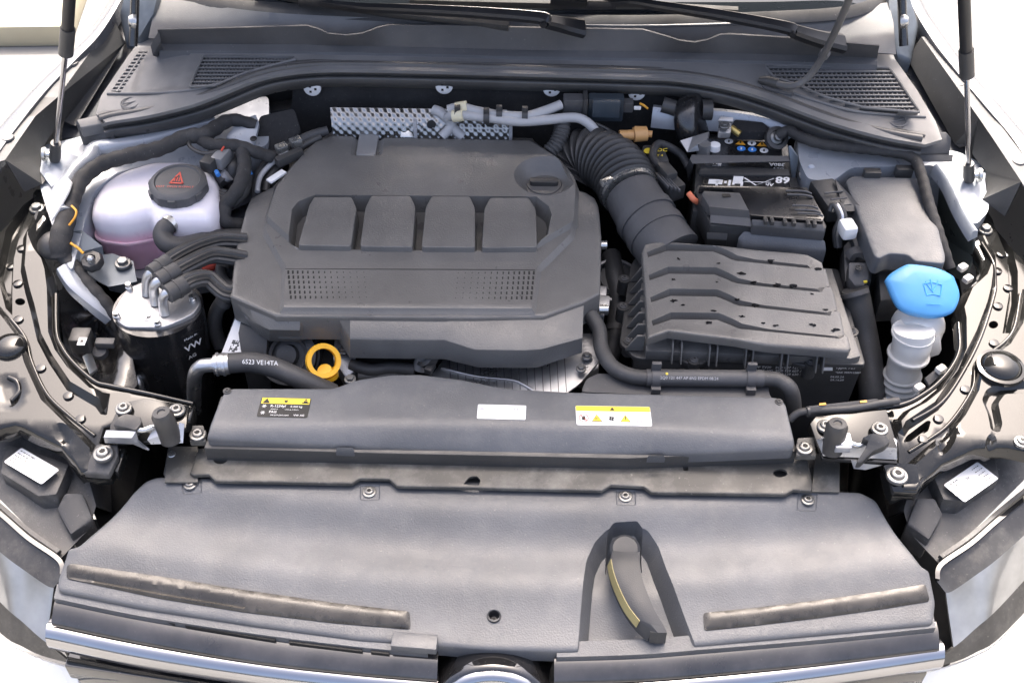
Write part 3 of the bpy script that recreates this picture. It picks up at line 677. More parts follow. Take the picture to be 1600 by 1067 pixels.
# bonnet release lever in the pocket
lv = thing('release_lever', 'curved black bonnet release lever with a yellow edge in the cover recess', 'lever', FC.hit(1000, 930))
z1 = .782
m_levp = M('lever_plastic', (.030, .032, .036), .5, grain=.2)
def lever(off0, off1, name, mat, pts):
    top = [P(x, y, z) for x, y, z in pts]; return top
outer = [(953, 862, .782), (951, 875, .783), (955, 895, .783), (964, 920, .781), (978, 948, .777), (996, 972, .772), (1014, 988, .767)]
inner = [(1000, 862, .783), (1000, 880, .785), (1004, 905, .784), (1013, 930, .781), (1024, 955, .775), (1036, 975, .768), (1042, 988, .764)]
outer = [(x, y, z + .008) for x, y, z in outer]; inner = [(x, y, z + .008) for x, y, z in inner]
loft('grip', [[P(x, y, z) - Vector((0, 0, .022)) for x, y, z in outer], [P(x + 4, y - 2, z) for x, y, z in outer], [P((a[0] + b[0]) / 2, (a[1] + b[1]) / 2, (a[2] + b[2]) / 2 + .004) for a, b in zip(outer, inner)], [P(*b) for b in inner], [P(*b) - Vector((0, 0, .022)) for b in inner]], m_levp, lv, th=.003, smooth=45)
tv = [P(outer[-1][0] + 2, outer[-1][1] - 1, outer[-1][2]), P((outer[-1][0] + inner[-1][0]) / 2, (outer[-1][1] + inner[-1][1]) / 2, (outer[-1][2] + inner[-1][2]) / 2 + .004), P(*inner[-1])]
facets('grip_tip', tv + [v + Vector((0, -.003, -.022)) for v in tv], [(0, 1, 4, 3), (1, 2, 5, 4)], m_levp, lv, .003)
m_lever = M('yellow_stained_edge', (.25, .215, .10), .6, grain=.3, gs=500, var=.2)
loft('yellow_edge', [[P(x - .5, y, z) - Vector((.0006, .0006, .012)) for x, y, z in outer[1:6]], [P(x + 3, y - 2, z + .0012) for x, y, z in outer[1:6]]], m_lever, lv, th=.0015, smooth=60)
lathe('pivot', P(976, 860, .776), (0, -.25, 1), [(.001, 0), (.02, 0), (.021, .006), (.017, .010), (.001, .011)], m_levp, lv, 24)
# ================================================================== grille trim: dark strip, chrome bar, badge
gt = thing('grille_trim', 'chrome bar under a glossy dark strip across the top of the grille', 'grille trim', (0, .84, .6))
def trim(dark, chrome, sgn):
    A = [P(x, y, z) for x, y, z in dark]; n = len(A)
    loft('dark_strip', [[a + Vector((0, .012, .0)) for a in A], A, [a + Vector((0, -.020, -.009)) for a in A], [a + Vector((0, -.023, -.016)) for a in A]], m_stripm, gt, th=.002, smooth=50)
    B = [P(x, y, z) for x, y, z in chrome]
    rows = []
    for dy, dz in ((.012, -.004), (.0, .002), (-.008, .001), (-.016, -.006), (-.020, -.018), (-.018, -.032), (-.008, -.04)): rows.append([b + Vector((0, dy, dz)) for b in B])
    loft('chrome_bar', rows, m_chrome, gt, th=.0015, smooth=60)
m_stripm = M('smoked_strip', (.03, .029, .029), .10, coat=.8, rv=.06, var=.4, vs=18, dust=.22, ds=20, dcol=(.12, .11, .105))
trim([(84, 944, .735), (220, 972, .735), (400, 1002, .735), (560, 1020, .735), (684, 1030, .735)], [(74, 976, .715), (220, 1006, .715), (400, 1034, .715), (560, 1052, .715), (684, 1062, .715)], -1)
trim([(866, 1034, .735), (1000, 1030, .735), (1150, 1018, .735), (1300, 1003, .735), (1466, 983, .735)], [(866, 1068, .715), (1000, 1064, .715), (1150, 1052, .715), (1300, 1034, .715), (1474, 1008, .715)], 1)
for (x0, y0, x1, y1) in ((100, 1040, 420, 1085), (1100, 1085, 1450, 1050)):
    a, b = P(x0, y0, .66), P(x1, y1, .66); prism('grille_mesh', [a, b, b + Vector((0, .05, 0)), a + Vector((0, .05, 0))], .08, m_shine, gt, .003)
bd = thing('front_badge', 'glossy black round badge housing at the middle of the front edge', 'badge', P(770, 1062, .62))
ax = Vector((0, -.93, .36)).normalized(); c = P(770, 1122, .672)
lathe('housing', c, ax, [(.001, -.115), (.082, -.115), (.0855, -.105), (.086, -.03), (.085, -.008), (.082, -.001), (.079, .0)], m_shine, bd, 64, 50)
lathe('chrome_ring', c, ax, [(.060, -.006), (.080, -.004), (.0795, .003), (.075, .008), (.064, .010), (.060, .006)], m_chrome, bd, 64, 60)
lathe('badge_face', c, ax, [(.001, .004), (.03, .0035), (.0605, .002), (.061, -.002)], m_white, bd, 48, 60)
# ================================================================== bumper skin and headlamps at the corners
m_lens = M('lamp_lens', (.03, .03, .03), .10, coat=0, rv=.05, spec=.5, dust=.25, ds=40, dcol=(.22, .20, .17), var=.3, vs=30)
m_lensb = M('bright_lamp_strip', (.30, .30, .29), .14, metal=.5, coat=1, rv=.08, var=.2, vs=20)
m_house = M('lamp_housing', (.035, .035, .036), .5, grain=.2, dust=.4, ds=24)
def headlamp(lab, flip):
    X = (lambda x: x) if not flip else (lambda x: 1562 - x)
    q = lambda x, y, z: (X(x) + (0 if not flip else 0), y + (8 if flip else 0), z)
    t = thing('headlamp', lab, 'headlamp', P(*q(20, 900, .6)))
    facets('housing', [q(-60, 690, .78), q(15, 690, .795), q(60, 672, .80), q(125, 700, .785), q(150, 790, .765), q(140, 825, .75), q(95, 872, .745), q(40, 820, .76), q(-60, 720, .775), q(-60, 600, .74), q(170, 700, .70), q(175, 800, .68)],
           [(0, 1, 2, 3, 4, 5, 6, 7, 8), (0, 9, 2, 1), (2, 9, 10, 3), (3, 10, 11, 4)], m_house, t, .003, smooth=20)
    prism('control_box', PL([q(8, 694, .806), q(38, 700, .806), q(108, 725, .802), q(88, 772, .795), q(60, 775, .795), q(0, 738, .80)]), .05, m_house, t, .003)
    prism('housing_rib', PL([q(88, 795, .775), q(100, 770, .79), q(130, 770, .785), q(145, 810, .765), q(110, 835, .765)]), .05, m_house, t, .004)
    L = [(-80, 742, .765), (0, 806, .76), (45, 845, .757), (92, 878, .752), (98, 900, .748)]
    L2 = [(-80, 790, .75), (0, 862, .745), (40, 892, .74), (72, 914, .735), (84, 918, .735)]
    L3 = [(-80, 815, .73), (0, 900, .722), (40, 928, .715), (70, 948, .71), (80, 948, .712)]
    L4 = [(-80, 852, .70), (0, 940, .692), (36, 972, .686), (58, 992, .682), (72, 1003, .680)]
    L5 = [(-80, 905, .662), (0, 988, .655), (36, 1010, .652), (66, 1024, .650), (112, 1036, .648)]
    loft('lens_top', [[q(*p) for p in L], [q(*p) for p in L2]], m_lens, t, th=.003)
    loft('lens_strip', [[q(*p) for p in L2], [q(*p) for p in L3], [q(*p) for p in L4]], m_lensb, t, th=.003, smooth=60)
    loft('lens_lower', [[q(*p) for p in L4], [q(*p) for p in L5]], m_lens, t, th=.003)
    sweep('lens_rim', [P(*q(p[0], p[1] - 3, p[2] + .004)) for p in L], [(-.003, -.004), (-.003, .003), (.003, .003), (.003, -.004)], m_shine, t)
    sweep('lens_rim', [P(*q(p[0], p[1] - 16, p[2] + .004)) for p in L[:4]], [(-.004, -.006), (-.003, .002), (.003, .002), (.004, -.006)], m_house, t)
    if not flip: c3 = [P(6, 722, .8095), P(65, 757, .8095), P(34, 700, .8095)]
    else: c3 = [P(1507, 785, .806), P(1560, 748, .806), P(1474, 758, .806)]
    return t, c3
hl, cl = headlamp('headlamp with grimy dark lens at the left corner of the bay', False)
hr, cr = headlamp('headlamp with clean grey lens at the right corner of the bay', True)
def white_label(t, c3, seed):
    rnd = random.Random(seed); D = Decal(c3[0], c3[1], c3[2], t, .0012)
    D.plate('label_card', m_white, .003)
    prt = []
    for i in range(9):
        for j in range(9):
            if rnd.random() < .5: prt.append(D.rect(.40 + i * .03, .30 + j * .045, .426 + i * .03, .340 + j * .045))
    lines = []
    for k in range(5):
        v = .84 - k * .16; u = .05
        while u < .33: wd = rnd.uniform(.02, .07); lines.append(D.rect(u, v, u + wd, v + .035)); u += wd + .02
        u = .74
        while u < .93: wd = rnd.uniform(.02, .05); lines.append(D.rect(u, v, u + wd, v + .03)); u += wd + .02
    D.shapes('small_print', lines, m_blackp)['kind'] = 'stuff'
    return D
D = white_label(hl, cl, 1); D.text('001 D', .36, .80, .13, m_blackp); D.text('7A0 941 035', .36, .60, .11, m_blackp); D.text('12V LED', .36, .40, .11, m_blackp)
D = white_label(hr, cr, 2); D.text('12V', .42, .62, .16, m_blackp); D.text('LED', .42, .38, .16, m_blackp)
bp = thing('bumper_skin', 'white sunlit bumper skin at the bottom left corner', 'bumper', P(40, 1060, .5))
m_bump = M('white_body_paint', (.74, .75, .74), .25, coat=.8, var=.03)
def bumper(t, f):
    q = (lambda x, y, z: (x, y, z)) if not f else (lambda x, y, z: (1562 - x, y + 6, z))
    loft('skin', [[q(-80, 915, .655), q(0, 996, .650), (q(36, 1018, .646)), q(75, 1034, .644), q(118, 1046, .642)], [q(-80, 935, .645), q(0, 1012, .640), q(40, 1034, .636), q(80, 1046, .634), q(120, 1054, .632)], [q(-80, 1090, .56), q(0, 1120, .56), q(50, 1130, .56), q(100, 1140, .56), q(140, 1150, .56)]], m_bump, t, th=.003, smooth=60)
bumper(bp, False)
bq = thing('bumper_skin', 'white sunlit bumper skin at the bottom right corner', 'bumper', P(1560, 1060, .5)); bumper(bq, True)
# ================================================================== lock carrier: plate, brackets, shutter box
lc = thing('crossmember_plate', 'long scuffed dark plate between shutter box and front cover', 'plate', P(800, 735, .79))
m_scuff = M('scuffed_plate', (.040, .039, .036), .42, grain=.15, dust=.55, ds=18, dcol=(.30, .29, .26), var=.25, rv=.12)
pz = lambda X, Y: .812 + .05 * (Y - 1.05)
pl = Sheet(pz, [])
po = [(302, 742), (296, 738), (305, 716), (310, 700), (330, 698), (560, 705), (800, 712), (1000, 716), (1262, 716), (1267, 740), (1270, 757), (1268, 767), (1240, 765), (1228, 772), (1018, 769), (1006, 760), (955, 757), (940, 766), (620, 759), (608, 748), (562, 747), (550, 755), (336, 751), (326, 741)]
def oval(x, y, a, b, n=16, t=0): return [(x + a * math.cos(k) * math.cos(t) - b * math.sin(k) * math.sin(t), y + a * math.cos(k) * math.sin(t) + b * math.sin(k) * math.cos(t)) for k in np.linspace(0, 2 * math.pi, n + 1)[:-1]]
pl.build('plate', po, m_scuff, lc, .013, [oval(344, 718, 11, 6.5), oval(1219, 739, 11, 6.5), [(1067, 729), (1075, 729), (1076, 735), (1068, 735)], fillet([(724, 756), (733, 745), (745, 743), (751, 750), (748, 759)], 3)], .004, rim=(.003, .002))
prism('under_tray', PL([(255, 740, .795), (262, 700, .80), (1312, 712, .80), (1310, 772, .795), (260, 750, .795)]), .012, m_plas, lc, .002)
for x, y, a, b in ((283, 725, 26, 28), (1290, 738, 22, 30)):
    prism('side_plate', PL([(x - a, y + b, .803), (x - a + 6, y - b, .806), (x + a, y - b, .806), (x + a, y + b, .803)]), .004, m_scuff, lc, .001)
screw(P(268, 709, .806), .006, lc, 'clip', m_zinc)
tag(mk('dirt_patch', [P(*q) for q in ()] or [pl.hit(x, y, True, .0006) for x, y in oval(934, 748, 15, 10, 14)], [list(range(14))], m_greyp, lc, None), 'pale bluish smear on the plate') if False else None
sb = thing('shutter_box', 'long flat dark plastic box with stickers in front of the engine', 'box', P(780, 660, .78))
SBn = None
TOPZ = lambda X, Y: .862 - .03 * np.clip((1.105 - Y) / .06, 0, 1) ** 1.6
SH = Sheet(lambda X, Y: .862 + .02 * (Y - 1.14) - .022 * np.clip((1.085 + .02 * np.cos(X * 3.2) - .02 - Y) / .02, 0, 1.6) ** 1.5 * .5, [])
so = fillet([(322, 685), (335, 645), (350, 612), (362, 606), (520, 606), (560, 592), (610, 585), (655, 584), (720, 592), (790, 606), (900, 612), (1215, 620), (1228, 630), (1242, 690), (1240, 702), (1100, 708), (980, 709), (800, 706), (600, 700), (440, 692)], 6)
SH.build('lid', so, m_front, sb, .012, depth=.016, rim=(.004, .0035), smooth=40)
prism('body', PL([(318, 700, .838), (345, 618, .845), (1222, 630, .845), (1246, 705, .838), (980, 716, .836), (600, 708, .836)]), .07, m_plas, sb, .003)
for x, y in ((355, 611), (1217, 628)): screw(SH.hit(x, y) + Vector((0, 0, .001)), .006, sb, mat=m_plas)
prism('lid_tab', PL([(1012, 711, .845), (1038, 711, .845), (1040, 716, .838), (1010, 716, .838)]), .01, m_front, sb, .001)
prism('lid_tab', PL([(526, 698, .845), (552, 699, .845), (554, 706, .838), (524, 705, .838)]), .01, m_front, sb, .001)
# stickers
def st3(bl, br, tl): return [SH.hit(*q) for q in (bl, br, tl)]
t = st3((401, 651), (480, 653), (409, 621)); D = Decal(*t, sb); s = D.plate('warning_sticker', m_blackp, .003); s['label'] = 'black and yellow air conditioning sticker'; ORG_s = s; D.p = s
D.shapes('yellow_band', [D.rect(.02, .68, .98, .98)], m_yelp)
D.shapes('hazard_triangle', [D.tri(.12, .82, .15)], m_blackp, 2)
D.shapes('flame_symbol', [[(.50, .74), (.54, .76), (.545, .82), (.52, .92), (.51, .84), (.49, .88), (.47, .80)]], m_blackp, 2)
D.shapes('mechanic_symbol', [D.disc(.90, .91, .04), D.rect(.86, .74, .94, .85), D.rect(.83, .72, .97, .77)], m_blackp, 2)
D.text('R-1234yf', .22, .50, .17, m_white, bold=.01); D.text('0.400 kg', .62, .50, .14, m_white); D.text('GWP 4', .24, .36, .09, m_white); D.text('CO2 eq. 0.0016 t', .52, .36, .08, m_white)
D.text('PAG', .22, .20, .16, m_white, bold=.01); D.text('SAE J639 J2842 J2845', .26, .06, .085, m_white); D.text('VW AG', .72, .06, .13, m_white, bold=.01)
for v in (.54, .20):
    D.shapes('snowflake_symbol', [[(.10 + .045 * math.cos(a) - .006 * math.sin(a), v + .09 * math.sin(a) + .012 * math.cos(a)), (.10 - .045 * math.cos(a) - .006 * math.sin(a), v - .09 * math.sin(a) + .012 * math.cos(a)), (.10 - .045 * math.cos(a) + .006 * math.sin(a), v - .09 * math.sin(a) - .012 * math.cos(a)), (.10 + .045 * math.cos(a) + .006 * math.sin(a), v + .09 * math.sin(a) - .012 * math.cos(a))] for a in (0, 1.047, 2.094)], m_white, 2)
t = st3((745, 654), (821, 656), (747, 632)); D = Decal(*t, sb); s = D.plate('oil_sticker', m_white, .002); s['label'] = 'small white sticker with faint grey print'; D.p = s
D.text('VW 508 00', .30, .66, .22, m_greyp); D.text('VW 509 00', .30, .40, .20, m_greyp); D.text('0W-20 oil', .28, .10, .24, m_greyp)
D.shapes('oil_can_symbol', [[(.04, .62), (.10, .60), (.16, .68), (.20, .80), (.14, .74), (.10, .78), (.05, .76)]], m_greyp); D.shapes('book_symbol', [D.rect(.74, .62, .79, .82), D.rect(.80, .62, .85, .82)], m_greyp)
t = st3((901, 664), (1019, 666), (899, 634)); D = Decal(*t, sb); s = D.plate('hazard_sticker', m_white, .003); s['label'] = 'white and yellow hazard sticker with pictograms'; D.p = s
D.shapes('yellow_band', [fillet([(.004, .72), (.996, .72), (.996, .985), (.004, .985)], .02, 3)], m_yelp)
D.shapes('hazard_triangle', [D.tri(.49, .85, .10)], m_blackp, 2)
D.shapes('prohibition_ring', D.ring(.10, .36, .20, .03) + [[(.055, .49), (.065, .51), (.145, .23), (.135, .21)]], m_redp)
D.shapes('hand_symbol', [[(.075, .26), (.115, .24), (.125, .38), (.115, .50), (.105, .40), (.098, .52), (.09, .40), (.08, .48), (.075, .36)]], m_blackp)
for u in (.275, .655):
    D.shapes('hazard_triangle_border', [D.tri(u, .36, .22)], m_blackp); D.shapes('hazard_triangle_fill', [D.tri(u, .355, .185)], m_yelp, 2)
D.shapes('heat_symbol', [D.rect(.25 + .018 * i, .24, .256 + .018 * i, .40) for i in range(3)], m_blackp, 3)
D.shapes('bolt_symbol', [[(.652, .46), (.665, .46), (.657, .37), (.668, .37), (.648, .22), (.653, .33), (.643, .33)]], m_blackp, 3)
D.shapes('fan_symbol', [D.disc(.47 + .022 * math.cos(a), .35 + .075 * math.sin(a), .055, 10) for a in (.6, 2.2, 3.7, 5.3)] + D.ring(.48, .38, .20, .02)[0:7], m_blackp)
D.shapes('oil_can_symbol', [[(.77, .50), (.79, .44), (.86, .44), (.92, .52), (.91, .53), (.85, .48), (.80, .50), (.77, .54)]], m_greyp); D.shapes('book_symbol', [D.rect(.80, .14, .835, .30), D.rect(.842, .14, .877, .30)], m_greyp)
# ================================================================== engine cover
ec = thing('engine_cover', 'large dark grey engine cover with four raised pads and perforated panel', 'engine cover', P(640, 500, .80))
ZD = .898
deck = [(424, 292), (408, 300), (391, 309), (380, 340), (370, 378), (363, 425), (360, 463), (392, 477), (430, 493), (600, 495), (742, 496), (850, 494), (912, 472), (938, 458), (940, 368), (935, 320), (930, 309), (916, 300), (906, 297), (898, 275), (880, 252), (850, 230), (832, 214), (720, 213), (607, 209), (560, 206), (518, 204), (487, 221), (458, 255)]
plateau = [(428, 292), (413, 340), (463, 385), (532, 386), (545, 384), (552, 377), (559, 377), (566, 385), (632, 386.5), (641, 385), (649, 378), (656, 378), (663, 386), (730, 387), (738, 386), (745, 379), (752, 379), (759, 387), (832, 388), (903, 346), (905, 300), (897, 275), (879, 253), (849, 231), (831, 215), (607, 211), (518, 206), (489, 223), (460, 256)]
bib = [(413, 340), (410, 366), (440, 421), (436, 488), (837, 490), (846, 423), (897, 372), (903, 346), (905, 300), (880, 254), (850, 231), (832, 215), (607, 211), (518, 206), (488, 222), (428, 292)]
recp = [(450, 374), (456, 328), (466, 316), (492, 306), (838, 309), (858, 324), (862, 336), (856, 366), (832, 386.5), (466, 383.5)]
gut = [(372, 440), (394, 330), (399, 318), (420, 300), (424, 300), (408, 340), (405, 366), (434, 424), (430, 486), (424, 486), (395, 468)]
oilr = oval(852, 277, 49, 30, 28)
EC = Sheet(lambda X, Y: ZD + .006 * np.clip((Y - 1.45) / .2, 0, 1) - .010 * np.clip((Y - 1.60) / .08, 0, 1.5) ** 2 - .02 * np.clip((np.abs(X + .145) - .22) / .06, 0, 1) ** 2 * np.clip((Y - 1.5) / .1, 0, 1),
           [Feat(bib, ZD + .003, .007, .008), Feat(plateau, ZD + .015, .005, .008), Feat(recp, ZD + .016, .006, -.030), Feat(oilr, ZD + .016, .022, -.024, soft=True), Feat([(548, 250), (552, 200), (602, 200), (598, 250)], ZD + .012, .008, -.006, 6), Feat([(442, 478), (832, 480), (836, 489), (437, 488)], ZD + .006, .006, -.0025)])
EC.build('moulding', deck, m_cover, ec, .010, depth=.045, rim=(.006, .005), smooth=26)
E_ = [(360, 464), (390, 477), (430, 494), (470, 495), (482, 495), (527, 495), (547, 496), (600, 496), (695, 496), (742, 497), (820, 497), (850, 495), (912, 473)]
F_ = [(361, 470), (395, 502), (421, 514), (468, 515), (482, 501.5), (527, 501.5), (547, 528), (600, 529), (695, 530), (742, 545), (820, 546), (847, 544), (910, 527)]
G_ = [(366, 487), (397, 518), (421, 533), (469, 534), (484, 528), (526, 528), (547, 559), (600, 560), (694, 561), (748, 574), (820, 575), (840, 574), (909, 551)]
rE = [P(x, y, ZD - .006) for x, y in E_]; rF = [P(x, y, ZD - .022) for x, y in F_]; rG = [P(x, y, ZD - .062) for x, y in G_]
rF0 = [a.lerp(b, .93) for a, b in zip(rE, rF)]; rF1 = [a.lerp(b, .07) + Vector((0, -.001, 0)) for a, b in zip(rF, rG)]
loft('front_skirt', [[p + Vector((0, .01, .002)) for p in rE], rE, rF0, [p + Vector((0, -.0005, -.001)) for p in rF], rF1, rG], m_cover, ec, curve=False, th=.003, smooth=28)
pads = [[(491, 308), (549, 308), (557, 325), (548, 384.5), (466, 383), (484, 319)], [(580, 306), (641, 306), (649, 323), (644, 386), (563, 385), (571, 325)],
        [(674, 307), (734, 307), (742, 325), (742, 386.5), (659, 386), (665, 325)], [(766, 309), (826, 309), (837, 327), (839, 386), (753, 387), (757, 326)]]
for pd in pads:
    pf = fillet(pd, 4, 3); bt = EC.zat(*P(650, 350, ZD).xy)
    n = len(pf); tp = []
    for x, y in pf:
        f = (y - 306) / 80; tp.append(P(x, y, ZD + .0175 + .001 * (1 - f)))
    c = sum(tp, Vector()) / n
    tp2 = [c + (p - c) * 1.0 for p in tp]; bo = [c + (p - c) * 1.06 - Vector((0, 0, .030)) for p in tp]
    prism('cylinder_pad', tp2, bo, m_cover, ec, .003, 3, 50)
# perforations
V = []; Fc = []
def dot(x, y, w_, h_):
    n0 = len(V); zz = EC.hit(x, y).z; q = [P(x + a * w_, y + b * h_, zz) for a, b in ((-1, 1), (1, 1), (1, -1), (-1, -1))]
    V.extend([p + Vector((0, 0, .0005)) for p in q] + [p - Vector((0, 0, .002)) for p in q])
    Fc.extend([(n0, n0 + 1, n0 + 2, n0 + 3), (n0, n0 + 4, n0 + 5, n0 + 1), (n0 + 1, n0 + 5, n0 + 6, n0 + 2), (n0 + 2, n0 + 6, n0 + 7, n0 + 3), (n0 + 3, n0 + 7, n0 + 4, n0)])
for r in range(6):
    y = 425.5 + r * 7.8
    for c in range(14):
        s = max(.25, 1 - c / 15); xx = 450.5 + c * 7.0 + c * c * .16
        dot(xx + r * .8, y, 1.5 * s, 2.5 * s); dot(834 - (xx - 450.5) - r * .8, y + 1, 1.5 * s, 2.5 * s)
o = mk('perforations', V, Fc, m_dark, ec, None); o['kind'] = 'stuff'
tube('panel_seam', [EC.hit(446, 420.5) + Vector((0, 0, .0003)), EC.hit(640, 421) + Vector((0, 0, .0003)), EC.hit(740, 421.5) + Vector((0, 0, .0003)), EC.hit(836, 422.2) + Vector((0, 0, .0003))], .0007, m_blackp, ec, 6, 4)
m_insert = M('satin_grey_insert', (.30, .30, .30), .35, metal=.3, var=.08)
prism('badge_insert', [EC.hit(x, y, False, .016) for x, y in fillet([(562, 206), (593, 206), (586, 243), (556, 243)], 4)], .01, m_insert, ec, .0015)
oc = thing('oil_filler_plug', 'black oil filler cap with finger bar in the engine cover recess', 'oil cap', P(848, 290, .885))
c0 = P(850, 288, .892)
lathe('cap_body', c0, (0, 0, 1), [(.001, -.02), (.031, -.02), (.032, .0), (.029, .003), (.027, -.002), (.001, -.003)], m_plas, oc, 40)
prism('grip_bar', [c0 + Vector((a, b, .010)) for a, b in fillet([(-.024, -.008), (.024, -.008), (.025, .006), (-.025, .006)], .006, 3)], .016, m_plas, oc, .002)
# ================================================================== air filter box
ab = thing('air_filter_box', 'black ribbed air filter box right of the engine cover', 'air filter box', P(1160, 570, .72))
ZA = .895
def abz(X, Y):
    fr = np.mod((Y - 1.262 + .045 * X) / .0455, 1.0); rt = np.clip((X - .33) / .05, 0, 1)
    return ZA + .016 * np.clip((Y - 1.25) / .15, 0, 1) - .009 * rt * (1 - fr)
grooves = []
for k, (yl, yr) in enumerate(((397, 417), (429, 450), (460, 483), (493, 517))):
    xr = 1262 + k * 16; xl = 1010 + k * 3
    q = [(xl, yl + 3), (xl + 30, yl - 9), (xl + 105, yl - 8), (xl + 142, yl + 6), (xr, yr - 4), (xr + 5, yr + 5), (xl + 140, yl + 15), (xl + 103, yl + 2), (xl + 32, yl + 1), (xl + 2, yl + 10)]
    grooves.append(Feat(q, ZA + .008, .0032, -.013))
AB = Sheet(abz, grooves)
lid = [(1003, 392), (1008, 381), (1038, 376), (1074, 379), (1240, 394), (1262, 397), (1285, 409), (1300, 455), (1330, 543), (1326, 549), (1180, 536), (1045, 517), (1012, 528), (1009, 470)]
AB.build('lid', lid, m_cover, ab, .0075, depth=.012, rim=(.004, .004), smooth=26)
prism('lid_skirt', PL([(1000, 470, .86), (1006, 394, .87), (1300, 420, .865), (1345, 556, .85), (1330, 560, .85), (1010, 548, .855)]), .02, m_cover, ab, .002)
fl = fillet([(968, 535), (985, 415), (1000, 390), (1310, 420), (1352, 566), (1350, 570), (1290, 568), (1268, 572), (1250, 570), (1235, 565), (1110, 562), (1098, 568), (1084, 570), (1070, 566), (1060, 561), (1000, 560), (990, 557)], 5)
Sheet(.838, []).build('flange', fl, m_plas, ab, .015, depth=.006, rim=(.002, .002))
prism('housing', PL([(990, 562, .8315), (1000, 420, .8315), (1300, 430, .8315), (1349, 571, .8315), (1002, 565, .8315)]), [P(990, 562, .832) + Vector((.006, .0, -.20)), P(1000, 420, .832) + Vector((0, 0, -.2)), P(1300, 430, .832) + Vector((0, 0, -.2)), P(1349, 571, .832) + Vector((-.01, .0, -.2)), P(1002, 565, .832) + Vector((.005, .0, -.2))], m_plas, ab, .003)
for x in (1052, 1066, 1110, 1122, 1167, 1178, 1223, 1233, 1278, 1289):
    y = 530 + (x - 1050) * .062; a = P(x, y + 4, .872); prism('stiffening_rib', [a + Vector((-.0012, .012, .004)), a + Vector((.0012, .012, .004)), a + Vector((.0012, -.004, -.004)), a + Vector((-.0012, -.004, -.004))], [a + Vector((-.0012, .012, -.032)), a + Vector((.0012, .012, -.032)), a + Vector((.0012, -.016, -.032)), a + Vector((-.0012, -.016, -.032))], m_cover, ab, .0005, 1)
for i in range(7):
    x, y = 1003 - i * 1.2, 416 + i * 18; a = P(x, y, .872); prism('side_rib', [a + Vector((-.0, -.002, .0)), a + Vector((.012, -.002, .0)), a + Vector((.012, .002, 0)), a + Vector((-.0, .002, .0))], [a + Vector((-.016, -.002, -.032)), a + Vector((.012, -.002, -.032)), a + Vector((.012, .002, -.032)), a + Vector((-.016, .002, -.032))], m_cover, ab, .0005, 1)
for x, y in ((976, 434), (974, 477), (984, 530), (1085, 561), (1267, 564), (1332, 516)):
    c = P(x, y, .842); lathe('screw_boss', c + Vector((0, 0, -.03)), (0, 0, 1), [(.001, 0), (.011, 0), (.010, .028), (.001, .029)], m_plas, ab, 18); screw(c, .0065, ab, mat=m_plas2)
rnd = random.Random(4)
chips = [(1060, 405), (1052, 437), (1052, 470), (1067, 477), (1158, 428), (1120, 441), (1123, 412), (1205, 408), (1215, 445), (1152, 468), (1180, 477), (1115, 486), (1118, 502), (1107, 505), (1134, 507), (1192, 505), (1212, 509), (1270, 508), (1268, 460), (1278, 421), (1290, 484), (1305, 516), (1240, 447), (1160, 495), (1178, 441)]
for x, y in chips:
    c = AB.hit(x, y, True); r0 = rnd.uniform(.002, .0045); n = 9
    ring = [c + Vector((r0 * rnd.uniform(.3, 1.9) * math.cos(a), r0 * rnd.uniform(.2, 1.) * math.sin(a), .0012)) for a in np.linspace(0, 6.283, n + 1)[:-1]]
    prism('dirt_chip', ring, .003, m_shine, ab, 0)
fy = P(1100, 600, .80).y
D = Decal(P(1120, 583, .812), P(1345, 583, .812), P(1120, 583, .812) + Vector((0, .0, .02)), ab, .0)
n_ = Vector((0, -1, 0))
def face_text(s, px, py, size, bold=.0):
    o = PY(px, py, P(1100, 566.5, .832).y - .003); text3('lettering', s, o, (1, 0, 0), (0, 0, 1), size, m_white, ab, bold)
for i, s in enumerate(('PP TV20', 'MAT 100', 'Filterelement')): face_text(s, 1181, 575 + i * 5.2, .0066)
for i, s in enumerate(('2Q0 047 129 607 B', '2Q0 129 607 A', '2Q0 129 620 D')): face_text(s, 1211, 575.5 + i * 5.2, .0066)
face_text('Typ/k 709', 1305, 576, .0075, .01); face_text('*3AK 709711200*', 1305, 583, .0052, .01); face_text('04.05.24', 1297, 590, .006); face_text('09.14.09', 1297, 595, .006)
yy = P(1100, 566.5, .832).y - .0025; q = [PY(x, y, yy) for x, y in ((1287, 579), (1301, 579), (1301, 567), (1287, 567))]
slab('label_square', q, (0, -1, 0), .0005, m_white, ab, 0)
# ================================================================== intake duct
du = thing('intake_duct', 'black intake duct with corrugated bellows behind the air filter box', 'duct', P(980, 320, .8))
path = [P(1048, 398, .868), P(1030, 372, .878), P(1005, 335, .885), P(988, 306, .89)]
tube('rigid_tube', path, [.052, .049, .048, .047], m_plas2, du, 28, 6, smooth=60)
for a, b in (((1030, 372, .878), (1022, 360, .880)), ((1014, 348, .883), (1006, 337, .885))):
    tube('raised_band', [P(*a), P(*b)], .0515, m_plas2, du, 28)
tube('bellows', [P(984, 298, .892), P(968, 270, .896), P(946, 252, .894), (P(922, 246, .886)), P(898, 256, .870), P(885, 280, .85)], .044, m_rub, du, 32, 8, rib=(.0125, .009), smooth=60)
tube('hose_clamp', [P(986, 303, .891), P(982, 294, .892)], .0495, m_zinc, du, 28)
box('clamp_screw', P(948, 284, .93), (.022, .010, .010), m_zinc, du, .002, rz=R(35))
cn = thing('sensor_connector', 'black multi-rib plug with cable right of the intake duct', 'connector', P(1045, 300, .88))
box('plug_body', P(1046, 290, .905), (.030, .05, .03), m_plas, cn, .003, rz=R(28)); box('plug_latch', P(1042, 268, .925), (.020, .036, .016), m_plas, cn, .003, rz=R(25))
for i in range(4): box('plug_rib', P(1036 + i * 6, 284 + i * 2, .922), (.003, .034, .006), m_plas2, cn, .001, rz=R(28))
